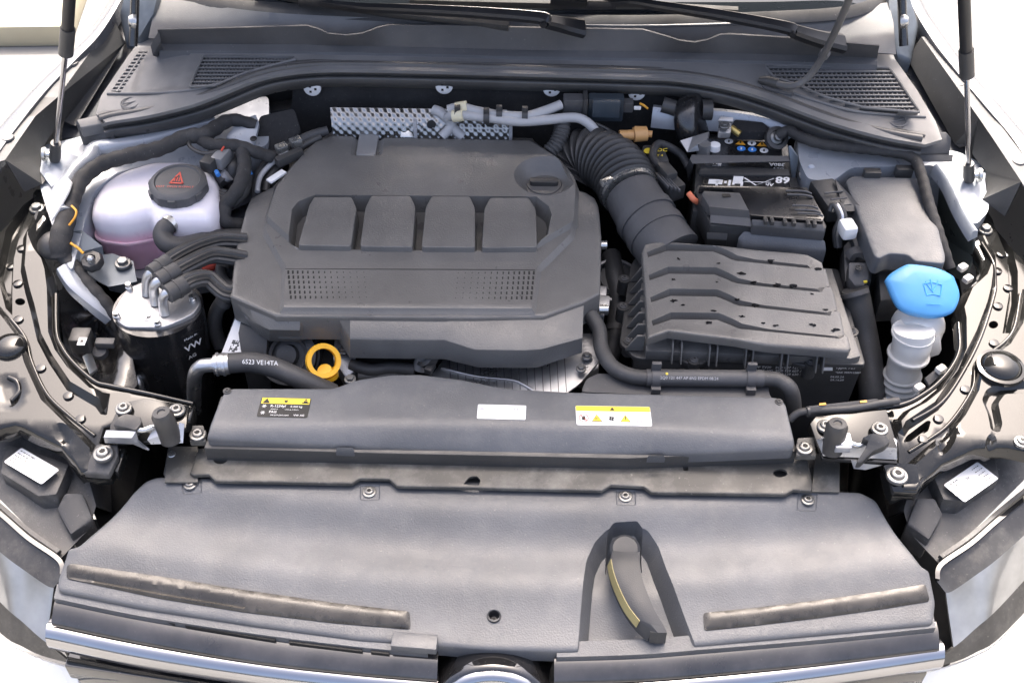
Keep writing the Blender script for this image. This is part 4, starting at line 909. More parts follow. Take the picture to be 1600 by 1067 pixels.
tube('cable', [P(1034, 262, .92), P(1020, 245, .92), P(1030, 225, .92), P(1062, 240, .90), P(1076, 262, .89)], .007, m_hose, cn, 10)
# ================================================================== hose in front of air box
hs = thing('breather_hose', 'black rubber hose running along the front of the air filter box', 'hose', P(1100, 592, .82))
tube('hose_body', [P(922, 492, .862), P(936, 515, .856), (P(940, 545, .85)), P(956, 572, .848), P(982, 586, .848), P(1012, 590, .848), P(1100, 591, .848), P(1188, 591, .848), P(1218, 595, .848), P(1236, 610, .84), P(1241, 640, .80)], .0115, m_hose, hs, 16, 8)
tube('hose_sleeve', [P(1010, 590, .8485), P(1192, 591.5, .8485)], .0128, m_plas2, hs, 16)
for x, y in ((1024, 590), (1172, 591)):
    c = P(x, y, .848); tube('hose_clip', [c + Vector((-.006, 0, 0)), c + Vector((.006, 0, 0))], .0155, m_plas2, hs, 14); box('clip_foot', c + Vector((0, .004, .018)), (.014, .006, .02), m_plas2, hs, .001); box('clip_foot', c + Vector((0, -.016, -.012)), (.014, .012, .02), m_plas2, hs, .001)
o = P(1031, 590, .8605) + Vector((0, -.004, .0015)); text3('lettering', '2Q0 121 447 AP 6N2 EPDM 08.24', o, (1, 0, 0), (0, .7, .7), .006, m_greyp, hs)
lathe('paint_dot', P(1042, 584, .8605), (0, -.5, 1), [(.001, 0), (.0022, 0), (.0018, .0008), (.001, .001)], m_yelp, hs, 10)
lo = tag(prism('fan_shroud_duct', PL(fillet([(908, 612), (916, 592), (935, 583), (1200, 600), (1203, 618), (1210, 625)], 6), .835), .03, m_plas2, None, .004), 'grey plastic duct edge showing behind the shutter box', 'duct')
# ================================================================== front of the engine: shield, dipstick, pulley, pipes
hsd = thing('heat_shield', 'scored bare aluminium heat shield under the front of the engine cover', 'heat shield', P(800, 590, .76))
S3 = Sheet(lambda X, Y: .800 + .5 * np.clip(Y - 1.20, -.2, .3) * .3 + .02 * np.sin((X - .02) * 9) , [])
S3.build('shield_plate', fillet([(690, 565), (700, 540), (930, 520), (940, 560), (905, 600), (870, 625), (660, 620), (672, 590)], 8), m_alu, hsd, .012, depth=.004)
tube('stiffening_bead', [S3.hit(690, 575, True, .002), S3.hit(745, 588, True, .002), S3.hit(800, 594, True, .002), S3.hit(820, 602, True, .002), S3.hit(845, 618, True, .002)], .0028, m_alu, hsd, 8)
for i in range(16):
    x = 702 + i * 12; tube('score_line', [S3.hit(x, 560, True, .0002), S3.hit(x + 3, 612, True, .0002)], .0006, m_plas2, hsd, 5, curve=False)
eb = thing('engine_block', 'dark cast engine block and ancillaries under the cover', 'engine', (-.13, 1.4, .5))
prism('block', PL([(400, 520, .80), (420, 320, .84), (900, 320, .84), (925, 500, .80), (905, 560, .79), (520, 575, .78)]), .35, m_dark, eb, .01)
prism('valve_cover', PL([(450, 230, .86), (520, 215, .87), (820, 218, .87), (880, 260, .86), (880, 330, .85), (450, 330, .85)]), .2, m_plas, eb, .01)
prism('cast_bracket', PL([(520, 560, .81), (523, 525, .825), (548, 530, .82), (560, 575, .80), (540, 590, .795)]), .03, m_cast, eb, .003)
for x, y in ((537, 547), (547, 592)): screw(P(x, y, .822), .009, eb, 'bolt')
prism('cast_flange', PL([(900, 548, .80), (912, 520, .815), (940, 540, .81), (935, 575, .80), (905, 590, .79)]), .03, m_cast, eb, .004)
for x, y in ((917, 556), (908, 575), (936, 492), (939, 480)): screw(P(x, y, .83), .008, eb, 'bolt')
for i, (x, y) in enumerate(((935, 455), (940, 470), (932, 484))): prism('side_casting', PL([(x - 12, y - 12, .85), (x + 14, y - 8, .85), (x + 12, y + 10, .845), (x - 12, y + 8, .845)]), .02, m_cast, eb, .003)
for x, y in ((944, 383), (946, 483)): tube('stud', [P(x - 10, y, .86), P(x + 4, y, .86)], .0075, m_zinc, eb, 12)
pu = thing('belt_pulley', 'black grooved pulley below the cover beside the yellow dipstick', 'pulley', P(452, 562, .75))
cpl = P(452, 556, .80)
lathe('pulley_wheel', cpl, (-.15, -.62, .77), [(.001, -.03), (.046, -.03), (.046, -.01), (.041, -.008), (.041, -.002), (.046, 0), (.046, .010), (.034, .012), (.030, .004), (.018, .004), (.016, .014), (.001, .015)], m_plas, pu, 40, 30)
lathe('pulley_ring', cpl + Vector((0, -.006, .008)), (-.15, -.62, .77), [(.026, 0), (.030, .004), (.032, .002), (.031, -.004)], m_plas2, pu, 32)
dp = thing('dipstick', 'bright yellow dipstick pull ring in front of the engine cover', 'dipstick', P(505, 590, .79))
cc = P(505, 564, .835); axd = Vector((.35, -.60, .72)).normalized(); u = axd.orthogonal().normalized(); v = axd.cross(u)
ringp = [cc + (u * math.cos(a) + v * math.sin(a)) * (.0255) for a in np.linspace(0, 2 * math.pi, 41)]
V = []; Fc = []
for i in range(40):
    a = 2 * math.pi * i / 40; d = u * math.cos(a) + v * math.sin(a)
    for rr, h in ((.019, -.006), (.026, -.007), (.027, 0), (.026, .007), (.019, .006), (.0185, 0)): V.append(cc + d * rr + axd * h)
for i in range(40):
    for j in range(6): Fc.append((i * 6 + j, i * 6 + (j + 1) % 6, ((i + 1) % 40) * 6 + (j + 1) % 6, ((i + 1) % 40) * 6 + j))
mk('pull_ring', V, Fc, m_yel, dp, 50)
tube('ring_neck', [P(507, 578, .822), P(511, 590, .80)], .011, m_yel, dp, 14); tube('ring_collar', [P(511, 583, .812), P(512, 588, .806)], .017, m_yel, dp, 18); tube('tube', [P(512, 588, .80), P(515, 600, .72)], .008, m_zinc, dp, 12)
ac = thing('refrigerant_hose', 'grey rubber refrigerant hose with aluminium end pipe left of dipstick', 'hose', P(320, 600, .78))
tube('aluminium_pipe', [P(304, 640, .70), P(303, 610, .78), P(305, 585, .825), P(314, 573, .842), P(330, 570, .846), P(352, 568, .846)], .0108, m_alu, ac, 18)
tube('crimp_sleeve', [P(334, 570, .846), P(346, 569, .846), P(358, 568, .846)], [.0145, .0165, .0165], m_alu, ac, 22, curve=False)
for x in (338, 349): tube('crimp_ring', [P(x, 569.5, .846), P(x + 3, 569.3, .846)], .0178, m_alu, ac, 22)
tube('hose_body', [P(354, 568, .846), P(390, 566, .846), P(425, 573, .842), P(460, 588, .835), P(490, 602, .82), P(520, 615, .80)], .0155, m_hose, ac, 20)
o = P(378, 566, .8615) + Vector((0, -.006, .0015)); text3('lettering', '6523 VE14TA', P(378, 568, .862), (1, -.05, 0), (0, .72, .69), .0095, m_white, ac)
cn2 = thing('coolant_sensor', 'grey plug with black cap at the cover notch', 'sensor', P(662, 580, .79))
tube('plug', [P(655, 578, .80), P(660, 562, .815), P(668, 548, .83)], [.010, .012, .013], m_insert, cn2, 16); lathe('cap_ring', P(668, 556, .823), (-.6, -.3, .7), [(.013, -.006), (.019, -.006), (.019, .008), (.013, .010)], m_plas, cn2, 24); box('tab', P(672, 575, .815), (.012, .02, .012), m_plas, cn2, .002, rz=R(-20))
for lab, pts, r in (('black cable bundle crossing below the dipstick bracket', [(548, 570, .80), (580, 578, .80), (610, 575, .80), (648, 578, .80)], .010), ('short black branch cable behind the shutter box hump', [(560, 588, .79), (600, 588, .79), (640, 586, .79)], .008)):
    tag(tube('cable', [P(*q) for q in pts], r, m_hose, None, 12), lab, 'cable')
for x, y in ((563, 572), (596, 572), (628, 578)): pass
# ================================================================== pressed black carrier panels, left and right
m_gpan = M('black_enamel', (.012, .012, .0115), .10, rv=.04, coat=.0, spec=.55, dust=.06, ds=34, dcol=(.09, .088, .08), var=.2, vs=12)
wz = lambda X, Y: .852 + .10 * np.clip(Y - 1.12, -.1, .5) - .02 * np.clip((1.07 - Y) / .05, 0, 1)
def beam(lab, outline, band, plate, extra, loc):
    t = thing('front_carrier', lab, 'panel', loc)
    S = Sheet(wz, [Feat(band, .87, .009, .011), Feat(plate, .865, .010, .010)] + extra)
    S.build('pressing', outline, m_gpan, t, .010, depth=.018, rim=(.006, .006), smooth=40)
    return t, S
outL = [(55, 294), (90, 292), (84, 310), (72, 326), (76, 340), (60, 365), (57, 382), (64, 398), (78, 412), (84, 430), (88, 457), (88, 519), (97, 543), (115, 567), (147, 595), (170, 602), (236, 615), (304, 630), (304, 634), (298, 656), (240, 668), (200, 664), (176, 664), (163, 668), (157, 690), (184, 696), (184, 709), (171, 740), (126, 743), (97, 705), (58, 686), (26, 670), (-40, 690), (-40, 400), (9, 350)]
bandL = [(77, 345), (62, 362), (59, 382), (66, 400), (78, 414), (83, 430), (86, 457), (86, 519), (95, 543), (113, 567), (145, 595), (168, 603), (160, 643), (144, 622), (100, 598), (73, 559), (56, 527), (47, 485), (40, 460), (34, 429), (40, 382), (62, 343)]
plateL = [(16, 498), (39, 527), (49, 564), (56, 580), (73, 616), (110, 650), (147, 680), (126, 738), (97, 702), (58, 682), (26, 667), (-36, 680), (-36, 480), (0, 480)]
ex = [Feat([(9, 360), (52, 304), (58, 312), (32, 362), (20, 400), (16, 440), (14, 480), (4, 470), (-8, 420)], .885, .006, -.014), Feat(oval(8, 606, 26, 24, 20), .87, .008, -.006), Feat(oval(96, 672, 16, 13, 16, .6), .86, .008, -.006), Feat(oval(30, 468, 8, 5), .875, .002, -.02)]
bl_, SL = beam('glossy black pressed panel curving round the left side of the bay', outL, bandL, plateL, ex, P(60, 560, .80))
for x, y in ((34, 389), (17, 417), (28, 444), (29, 500), (64, 576), (107, 619), (126, 655)): screw(SL.hit(x, y) + Vector((0, 0, .002)), .0075, bl_, 'clip', m_gpan)
screw(SL.hit(58, 327) + Vector((0, 0, .002)), .012, bl_, 'bolt')
lathe('dome_cap', SL.hit(15, 541), (0, 0, 1), [(.001, -.004), (.025, -.004), (.0245, .003), (.019, .008), (.010, .0105), (.001, .011)], m_gpan, bl_, 30, 60)
def bead(S, pts, r, t, up=.001, name='edge_bead', mat=None): tube(name, [S.hit(x, y, True, up) for x, y in pts], r, mat or m_gpan, t, 8, 6)
bead(SL, [(18, 500), (40, 529), (50, 566), (74, 616), (110, 651), (148, 681)], .003, bl_)
bead(SL, [(88, 460), (89, 519), (98, 544), (116, 568), (148, 596), (172, 603), (236, 616), (302, 631)], .0035, bl_)
bead(SL, [(14, 590), (27, 597), (30, 612), (18, 626)], .004, bl_)
outR = [(1508, 327), (1545, 329), (1583, 387), (1640, 440), (1640, 720), (1600, 712), (1570, 706), (1522, 708), (1470, 732), (1446, 756), (1432, 771), (1396, 771), (1381, 726), (1402, 722), (1399, 690), (1391, 660), (1280, 680), (1266, 655), (1280, 644), (1384, 634), (1415, 629), (1440, 616), (1464, 598), (1486, 572), (1498, 544), (1496, 502), (1492, 485), (1505, 455), (1527, 437), (1533, 423), (1532, 404), (1518, 380), (1522, 368)]
bandR = [(1533, 378), (1552, 411), (1555, 440), (1553, 462), (1548, 484), (1533, 525), (1505, 581), (1471, 629), (1426, 657), (1412, 676), (1400, 648), (1416, 631), (1442, 618), (1466, 600), (1488, 573), (1500, 544), (1498, 502), (1494, 486), (1507, 457), (1529, 438), (1535, 423), (1534, 404), (1521, 382)]
plateR = [(1594, 460), (1584, 511), (1567, 538), (1526, 568), (1519, 606), (1500, 640), (1477, 668), (1451, 686), (1422, 706), (1400, 726), (1432, 768), (1446, 752), (1470, 728), (1522, 704), (1570, 702), (1636, 712), (1636, 460)]
exR = [Feat([(1545, 332), (1582, 388), (1592, 420), (1594, 460), (1584, 508), (1572, 508), (1580, 450), (1574, 400), (1552, 356)], .885, .006, -.014), Feat([(1546, 640), (1536, 620), (1542, 606), (1560, 596), (1640, 590), (1640, 610), (1572, 612), (1562, 625), (1570, 655), (1566, 668), (1552, 664)], .87, .008, -.009, 4), Feat(oval(1480, 682, 14, 22, 18, .5), .86, .008, -.007), Feat([(1418, 672), (1424, 662), (1455, 640), (1462, 640), (1458, 655), (1430, 670)], .875, .004, -.016, 3), Feat(oval(1554, 503, 7.5, 5.5), .875, .002, -.02), Feat(oval(1550, 690, 9, 14), .86, .006, -.006)]
br_, SR = beam('glossy black pressed panel curving round the right side of the bay', outR, bandR, plateR, exR, P(1540, 560, .80))
for x, y in ((1564, 398), (1558, 424), (1575, 451), (1559, 479), (1553, 537), (1508, 609), (1442, 687), (1466, 655)): screw(SR.hit(x, y) + Vector((0, 0, .002)), .0075, br_, 'clip', m_gpan)
screw(SR.hit(1539, 360) + Vector((0, 0, .002)), .012, br_, 'bolt'); screw(SR.hit(1596, 691) + Vector((0, 0, .002)), .011, br_, 'screw')
lathe('dome_cap', SR.hit(1563, 575), (0, 0, 1), [(.001, -.004), (.030, -.004), (.0295, .004), (.024, .012), (.012, .0155), (.001, .016)], m_gpan, br_, 30, 60)
lathe('dome_ring', SR.hit(1563, 575), (0, 0, 1), [(.028, -.002), (.036, -.002), (.035, .004), (.030, .005)], m_gpan, br_, 30, 60)
bead(SR, [(1594, 460), (1585, 511), (1567, 537), (1527, 567), (1520, 605), (1500, 640), (1477, 668), (1452, 686), (1420, 706)], .003, br_)
bead(SR, [(1497, 505), (1499, 544), (1487, 573), (1465, 599), (1441, 617), (1416, 630), (1384, 636), (1282, 647)], .0035, br_)
bead(SR, [(1534, 380), (1552, 411), (1555, 440), (1553, 462), (1533, 525), (1505, 581), (1471, 629), (1426, 657)], .0028, br_)
# ================================================================== bonnet catches with rubber stops
def catch(lab, f, scr, bump, loc):
    t = thing('bonnet_catch', lab, 'catch', loc)
    return t
m_latch = M('zinc_plated_catch', (.50, .51, .53), .35, metal=.6, var=.15, vs=30)
ct = thing('bonnet_catch', 'zinc plated bonnet catch on the left carrier arm', 'catch', P(200, 690, .82))
prism('base_plate', PL(fillet([(160, 668, .848), (178, 655, .852), (215, 628, .858), (298, 634, .858), (292, 660, .855), (262, 690, .845), (210, 698, .842), (168, 690, .843)], 5) if False else [(172, 664, .856), (188, 630, .862), (226, 622, .864), (296, 634, .864), (290, 668, .860), (250, 690, .852), (170, 692, .850)]), .006, m_gpan, ct, .001)
facets('bracket', [(162, 683, .872), (166, 672, .876), (212, 674, .876), (206, 684, .872), (164, 692, .852), (208, 694, .85), (216, 690, .86), (222, 700, .845), (232, 704, .842)], [(0, 1, 2, 3), (0, 3, 5, 4), (3, 2, 6, 5), (5, 6, 7, 8)], m_latch, ct, .003)
prism('hook_cover', PL(fillet([(176, 664, .884), (184, 652, .888), (196, 646, .888), (220, 651, .886), (222, 660, .882), (212, 672, .880), (200, 668, .880)], 4)), .014, m_plas, ct, .003)
tube('spring_pin', [P(206, 668, .874), P(222, 672, .874), P(236, 668, .874), P(250, 664, .872)], .004, m_zinc, ct, 10)
facets('stop_bracket', [(230, 687, .862), (240, 668, .87), (252, 672, .87), (252, 680, .866), (278, 680, .866), (280, 660, .876), (288, 662, .874), (286, 692, .855), (236, 694, .855)], [(0, 1, 2, 3), (3, 4, 7, 8), (0, 3, 8), (4, 5, 6, 7)], m_latch, ct, .003)
for x, y, z in ((193, 637, .866), (276, 640, .868), (309, 678, .845)): screw(P(x, y, z), .012, ct)
ft = thing('carrier_bracket', 'grimy black bracket foot with washer screw left of the catch', 'bracket', P(155, 735, .80))
prism('foot_plate', PL([(126, 738, .828), (150, 694, .842), (184, 694, .846), (184, 712, .842), (170, 741, .828)]), .012, m_house, ft, .003); screw(P(161, 708, .846), .014, ft)
prism('foot_lip', PL([(176, 734, .826), (188, 700, .836), (196, 700, .836), (184, 738, .826)]), .02, m_gpan, ft, .002)
def stop(lab, top, base):
    t = thing('rubber_stop', lab, 'rubber stop', base); d = (top - base)
    tube('stop_body', [base, base.lerp(top, .5), base.lerp(top, .9), top], [.0155, .0150, .0150, .0125], m_rub, t, 22, curve=False)
    lathe('stop_cap', top - d.normalized() * .001, d, [(.001, -.001), (.0128, -.001), (.0120, .0025), (.0060, .003), (.0045, .0005), (.001, .0005)], m_hose, t, 22)
stop('black rubber bonnet stop standing on the left catch', P(252, 645, .905), P(268, 686, .855))
stop('black rubber bonnet stop standing on the right catch', P(1309, 662, .905), P(1299, 703, .855))
cr_ = thing('bonnet_catch', 'zinc plated bonnet catch with black hook on the right carrier arm', 'catch', P(1350, 710, .82))
prism('base_plate', PL([(1266, 662, .862), (1275, 650, .866), (1385, 640, .868), (1400, 690, .856), (1402, 724, .848), (1285, 716, .848)]), .006, m_gpan, cr_, .001)
facets('bracket', [(1284, 690, .872), (1400, 700, .872), (1402, 718, .852), (1286, 712, .852), (1282, 684, .88), (1288, 682, .88), (1398, 684, .878), (1402, 688, .876)], [(0, 1, 2, 3), (4, 5, 0), (6, 7, 1)], m_latch, cr_, .003)
prism('hook_cover', PL(fillet([(1347, 684, .888), (1362, 677, .892), (1382, 679, .890), (1392, 688, .886), (1384, 696, .884), (1364, 704, .878), (1346, 722, .866), (1338, 722, .866), (1352, 700, .876), (1358, 688, .884)], 3)), .012, m_plas, cr_, .002)
box('white_clip', P(1320, 690, .876), (.016, .022, .014), m_white, cr_, .002); box('white_clip', P(1316, 698, .874), (.022, .012, .012), m_latch, cr_, .002)
tube('spring_pin', [P(1325, 690, .874), P(1342, 696, .872), P(1352, 688, .874)], .0035, m_zinc, cr_, 10)
facets('latch_tongue', [(1330, 720, .848), (1392, 714, .85), (1388, 724, .84), (1352, 734, .83), (1334, 732, .83)], [(0, 1, 2, 3, 4)], m_latch, cr_, .004)
for x, y, z in ((1290, 665, .866), (1375, 669, .868), (1257, 699, .845)): screw(P(x, y, z), .012, cr_)
fr_ = thing('carrier_bracket', 'black bracket foot with washer screw right of the catch', 'bracket', P(1410, 770, .80))
prism('foot_plate', PL([(1396, 768, .828), (1380, 726, .845), (1402, 722, .848), (1432, 724, .845), (1440, 760, .83), (1432, 770, .826)]), .012, m_gpan, fr_, .003); screw(P(1402, 742, .846), .015, fr_)
for s_, q in (('left', [(296, 690, .84), (300, 664, .85), (318, 664, .85), (322, 690, .84)]), ('right', [(1244, 712, .84), (1246, 684, .85), (1272, 682, .85), (1276, 712, .84)])):
    tag(prism('screw_bracket', PL(q), .01, m_scuff, None, .002), 'small dark bracket under the screw at the %s end of the shutter box' % s_, 'bracket')
cch = thing('cable_channel', 'black cable channel with orange marks above the right catch', 'cable channel', P(1320, 640, .84))
prism('channel', PL([(1262, 634, .875), (1372, 622, .875), (1376, 632, .87), (1264, 645, .87)]), .012, m_plas, cch, .002)
for x, y in ((1285, 631), (1349, 627)): prism('orange_mark', PL([(x - 5, y + 2, .8757), (x + 6, y + 1, .8757), (x + 5, y - 2, .8757), (x - 5, y - 1, .8757)]), .0006, m_orap, cch, 0)
tube('cable', [P(1234, 656, .85), P(1246, 646, .86), P(1264, 642, .865), P(1330, 638, .87), P(1376, 630, .87), P(1404, 626, .87)], .0055, m_hose, cch, 10)
for x, y in ((1260, 643), (1380, 629)): tube('cable_tie', [P(x, y, .866), P(x + 4, y - .5, .866)], .0075, m_plas, cch, 10)
# ================================================================== coolant tank
m_tank = M('translucent_tank', (.80, .76, .80), .34, sss=.5, ssc=.02, var=.05, coat=.2)
def tint_low(m, z0, z1, col):
    n = m.node_tree.nodes; l = m.node_tree.links; b = n['Principled BSDF']; src = b.inputs['Base Color'].links[0].from_socket
    tc = n.new('ShaderNodeTexCoord'); sp = n.new('ShaderNodeSeparateXYZ'); l.new(tc.outputs['Object'], sp.inputs[0])
    mr = n.new('ShaderNodeMapRange'); mr.interpolation_type = 'SMOOTHSTEP'; mr.inputs[1].default_value = z0; mr.inputs[2].default_value = z1; mr.inputs[3].default_value = 1; mr.inputs[4].default_value = 0
    l.new(sp.outputs[2], mr.inputs[0]); mx = n.new('ShaderNodeMix'); mx.data_type = 'RGBA'; l.new(mr.outputs[0], mx.inputs[0]); l.new(src, mx.inputs[6]); mx.inputs[7].default_value = (*col, 1); l.new(mx.outputs[2], b.inputs['Base Color'])
tint_low(m_tank, .0, .028, (.86, .52, .62))
m_pink = M('coolant_pink', (.95, .56, .68), .34, sss=.5, ssc=.02, var=.08, coat=.2)
ct_ = thing('coolant_tank', 'milky white coolant expansion tank with pink coolant at the left rear', 'coolant tank', P(240, 380, .79))
plan = [tuple(P(x, y, .90).xy) for x, y in fillet([(141, 338), (143, 318), (158, 292), (190, 272), (240, 258), (300, 260), (338, 280), (346, 300), (346, 332), (332, 354), (244, 354), (236, 340), (190, 349), (152, 344)], 14, 4)]
def ring_stack(name, plan, levels, mat, parent, cap0=True, cap1=True):
    V = []; Fc = []; n = len(plan)
    for z, ins in levels: V += [Vector((x, y, z)) for x, y in (offset(plan, ins) if ins else plan)]
    for k in range(len(levels) - 1):
        for i in range(n): Fc.append((k * n + i, k * n + (i + 1) % n, (k + 1) * n + (i + 1) % n, (k + 1) * n + i))
    if cap0: Fc.append(list(range(n))[::-1])
    if cap1: Fc.append([(len(levels) - 1) * n + i for i in range(n)])
    bm = bmesh.new(); vv = [bm.verts.new(v) for v in V]
    for f in Fc: bm.faces.new([vv[i] for i in f])
    return frombm(name, bm, mat, parent, 50)
Sheet(lambda X, Y: .917 + .004 * np.sin((X + .6) * 14), []).build('tank_body', plan, m_tank, ct_, .008, depth=.034, rim=(.024, .024), world=True, smooth=60)
ring_stack('seam', plan, [(.853, 0), (.853, -.004), (.858, -.004), (.858, 0)], m_tank, ct_)
ring_stack('coolant_part', plan, [(.785, .012), (.795, .004), (.853, .001)], m_pink, ct_)
lathe('filler_neck', P(281, 300, .912), (0, .05, 1), [(.001, -.02), (.048, -.02), (.044, .006), (.001, .008)], m_tank, ct_, 36)
cpc = P(280, 294, .925)
cp = lathe('cap', cpc, (0, -.02, 1), [(.001, -.008), (.042, -.008), (.046, -.004), (.046, .012), (.042, .0165), (.037, .018), (.035, .0155), (.001, .0155)], m_plas2, ct_, 72, 40, wob=lambda a, h: 1 if h > .013 or h < -.006 else 1 + .03 * (1 if math.cos(6 * a) > .55 else 0)); ORG[cp.name] = cp.location + ORG[ct_.name]
D = Decal(cpc + Vector((-.032, -.034, .0162)), cpc + Vector((.032, -.034, .0162)), cpc + Vector((-.032, .030, .0162)), cp, .0004)
D.shapes('hot_symbol', [[(.32, .40), (.36, .40), (.52, .80), (.50, .86)], [(.68, .40), (.64, .40), (.50, .78), (.51, .86)], D.rect(.32, .38, .68, .43)] + [D.rect(.42 + .06 * i, .47, .445 + .06 * i, .64) for i in range(3)], m_redp)
D.text('HOT  OPEN SLOWLY', .5, .22, .10, m_redp, align='CENTER')
for k in range(3): box('cap_grip', cpc + Vector((.043 * math.cos(-.6 - k * 1.0), .043 * math.sin(-.6 - k * 1.0), .004)), (.014, .012, .014), m_plas2, ct_, .003, rz=-.6 - k * 1.0 + 1.57)
tube('outlet_stub', [P(262, 362, .865), P(258, 350, .872)], .011, m_wplas, ct_, 16)
th_ = thing('coolant_hose', 'thick black hose curving from coolant tank to the engine', 'hose', P(300, 380, .84))
tube('hose_body', [P(270, 346, .898), P(259, 356, .896), P(254, 368, .890), P(262, 381, .884), P(280, 385, .880), P(300, 382, .876), P(335, 374, .872), P(380, 372, .868)], .0155, m_hose, th_, 20)
tube('spring_clamp', [P(268, 347, .898), P(262, 353, .897)], .0175, m_zinc, th_, 18)
# ================================================================== fuel filter
ff = thing('fuel_filter', 'black fuel filter canister with flat aluminium lid and three pipes', 'fuel filter', P(255, 600, .62))
ZF = .872
Sheet(ZF, []).build('lid', fillet([(176, 488), (189, 464), (201, 449), (222, 441), (262, 444), (300, 451), (312, 462), (313, 475), (302, 490), (280, 501), (255, 511), (196, 511), (181, 500)], 8), m_cast, ff, .014, depth=.009, rim=(.002, .002), smooth=40)
fc0 = P(247, 480, ZF - .008)
lathe('canister', fc0, (.02, .05, 1), [(.001, -.26), (.050, -.26), (.060, -.24), (.066, -.10), (.068, -.02), (.068, 0), (.001, 0)], m_shineb := M('satin_black_paint', (.014, .014, .015), .24, rv=.08, coat=.3, spec=.8), ff, 48)
for x, y in ((202, 451), (183, 496), (247, 508), (301, 470)): lathe('lid_stud', P(x, y, ZF), (0, 0, 1), [(.001, 0), (.0055, 0), (.0055, .004), (.0042, .005), (.0042, .011), (.001, .0112)], m_zinc, ff, 14)
D = Decal(P(195, 505, ZF), P(240, 506, ZF), P(206, 487, ZF), ff, .0006); D.plate('white_sticker', m_white, .003); D.shapes('star_print', [[(.62, .3), (.66, .5), (.6, .62), (.7, .58), (.74, .75), (.76, .55), (.84, .5), (.75, .45)], D.rect(.40, .22, .55, .28), D.rect(.62, .16, .8, .22)], m_blackp)
pipes = [([(229, 461, .872), (229, 446, .888), (231, 432, .905), (240, 424, .914), (250, 420, .914)], [(246, 422, .914), (275, 402, .914), (310, 385, .908), (345, 376, .90), (385, 378, .89)]),
         ([(243, 476, .872), (241, 460, .888), (241, 447, .905), (250, 438, .914), (262, 433, .914)], [(258, 434, .914), (290, 416, .914), (325, 400, .906), (350, 400, .898), (385, 406, .888)]),
         ([(258, 492, .872), (255, 476, .888), (256, 464, .902), (264, 456, .910), (276, 452, .910)], [(272, 454, .910), (300, 438, .910), (325, 436, .900), (340, 448, .892), (356, 458, .886), (385, 452, .88)])]
for a, b in pipes:
    tube('outlet_pipe', [P(*q) for q in a], .0075, m_alu, ff, 14)
for lab, (a, b) in zip(('uppermost of the three ridged black fuel hoses', 'middle of the three ridged black fuel hoses', 'lowest of the three ridged black fuel hoses'), pipes):
    t = thing('fuel_hose', lab, 'hose', P(*b[0]))
    tube('ridged_sleeve', [P(*q) for q in b], .0125, m_rub, t, 40, 8, flutes=(12, .0012), smooth=30)
    s0, s1 = P(*b[0]), P(*b[1]); tube('hose_boot', [s0 - (s1 - s0).normalized() * .012, s0.lerp(s1, .62)], .0145, m_hose, t, 16)
    tube('hose_boot_ring', [s0.lerp(s1, .10), s0.lerp(s1, .22)], .0158, m_hose, t, 16)
o = P(297, 555, .80)
for s, px, py, sz, b in (('Made in', 289, 531, .007, 0), ('VW', 291, 548, .018, .02), ('AG', 296, 559, .010, .01)):
    p_ = PY(px, py, fc0.y - .050); text3('lettering', s, p_ + Vector((0, -.004, 0)), (1, .85, .1), (0, -.1, 1), sz, m_white, ff, b)
# ================================================================== left bracketry and dark pockets
bk = thing('mount_bracket', 'grey galvanised bracket with hex bolt between tank and fuel filter', 'bracket', P(160, 430, .85))
facets('bracket_plate', [(110, 362, .895), (128, 360, .898), (160, 385, .878), (162, 398, .865), (176, 396, .86), (208, 408, .855), (214, 440, .848), (170, 448, .845), (140, 432, .855), (118, 396, .88)], [(0, 1, 2, 3, 9), (9, 3, 4, 7, 8), (4, 5, 6, 7)], m_galv, bk, .003)
screw(P(192, 411, .860), .013, bk, 'bolt')
gr = thing('rubber_grommet', 'black grommet with bright pin and orange wire beside the bracket', 'grommet', P(145, 412, .87))
lathe('grommet_ring', P(146, 411, .878), (-.1, -.2, 1), [(.007, 0), (.016, -.003), (.018, .004), (.015, .011), (.008, .012)], m_rub, gr, 24, 50, wob=lambda a, h: 1 + .05 * math.cos(8 * a)); lathe('pin', P(145, 411, .884), (-.1, -.2, 1), [(.001, 0), (.006, 0), (.006, .012), (.004, .015), (.001, .016)], m_zinc, gr, 16)
tube('orange_wire', [P(110, 380, .905), P(122, 388, .90), P(130, 396, .895)], .0022, m_orap, gr, 8)
tag(tube('orange_wire', [P(112, 322, .94), P(119, 330, .94), P(117, 340, .935), P(108, 352, .925)], .0018, m_orap, None, 8), 'thin orange wire peeping out beside the taped harness', 'wire')
hn = thing('wiring_harness', 'black taped wiring harness winding over the left strut tower', 'harness', P(150, 260, .92))
tube('taped_loom', [P(400, 196, .94), P(360, 188, .95), P(320, 210, .955), P(290, 214, .955), P(250, 232, .95), P(200, 244, .945), P(160, 256, .94), P(130, 278, .936), P(115, 305, .93), P(104, 340, .92), P(94, 375, .905), P(96, 400, .885)], [.009, .0105, .012, .012, .012, .0125, .012, .012, .0125, .0135, .016, .017], m_tape := M('cloth_tape', (.02, .02, .021), .75, grain=.5, gs=500, dust=.2), hn, 14, 8, rib=(.022, .0014))
tube('loom_branch', [P(310, 214, .95), P(330, 226, .95), P(370, 228, .945), P(400, 238, .935), P(425, 246, .92)], .010, m_tape, hn, 12, 8, rib=(.02, .0012))
tube('loom_branch', [P(378, 232, .94), P(382, 262, .93), P(372, 295, .92), P(352, 322, .90), P(352, 345, .885), P(372, 352, .87), P(395, 350, .86)], .011, m_tape, hn, 12, 8, rib=(.02, .0012))
tube('thin_lead', [P(300, 210, .955), P(296, 228, .95), P(318, 240, .945), P(345, 234, .945), P(352, 224, .948)], .0035, m_rub, hn, 8)
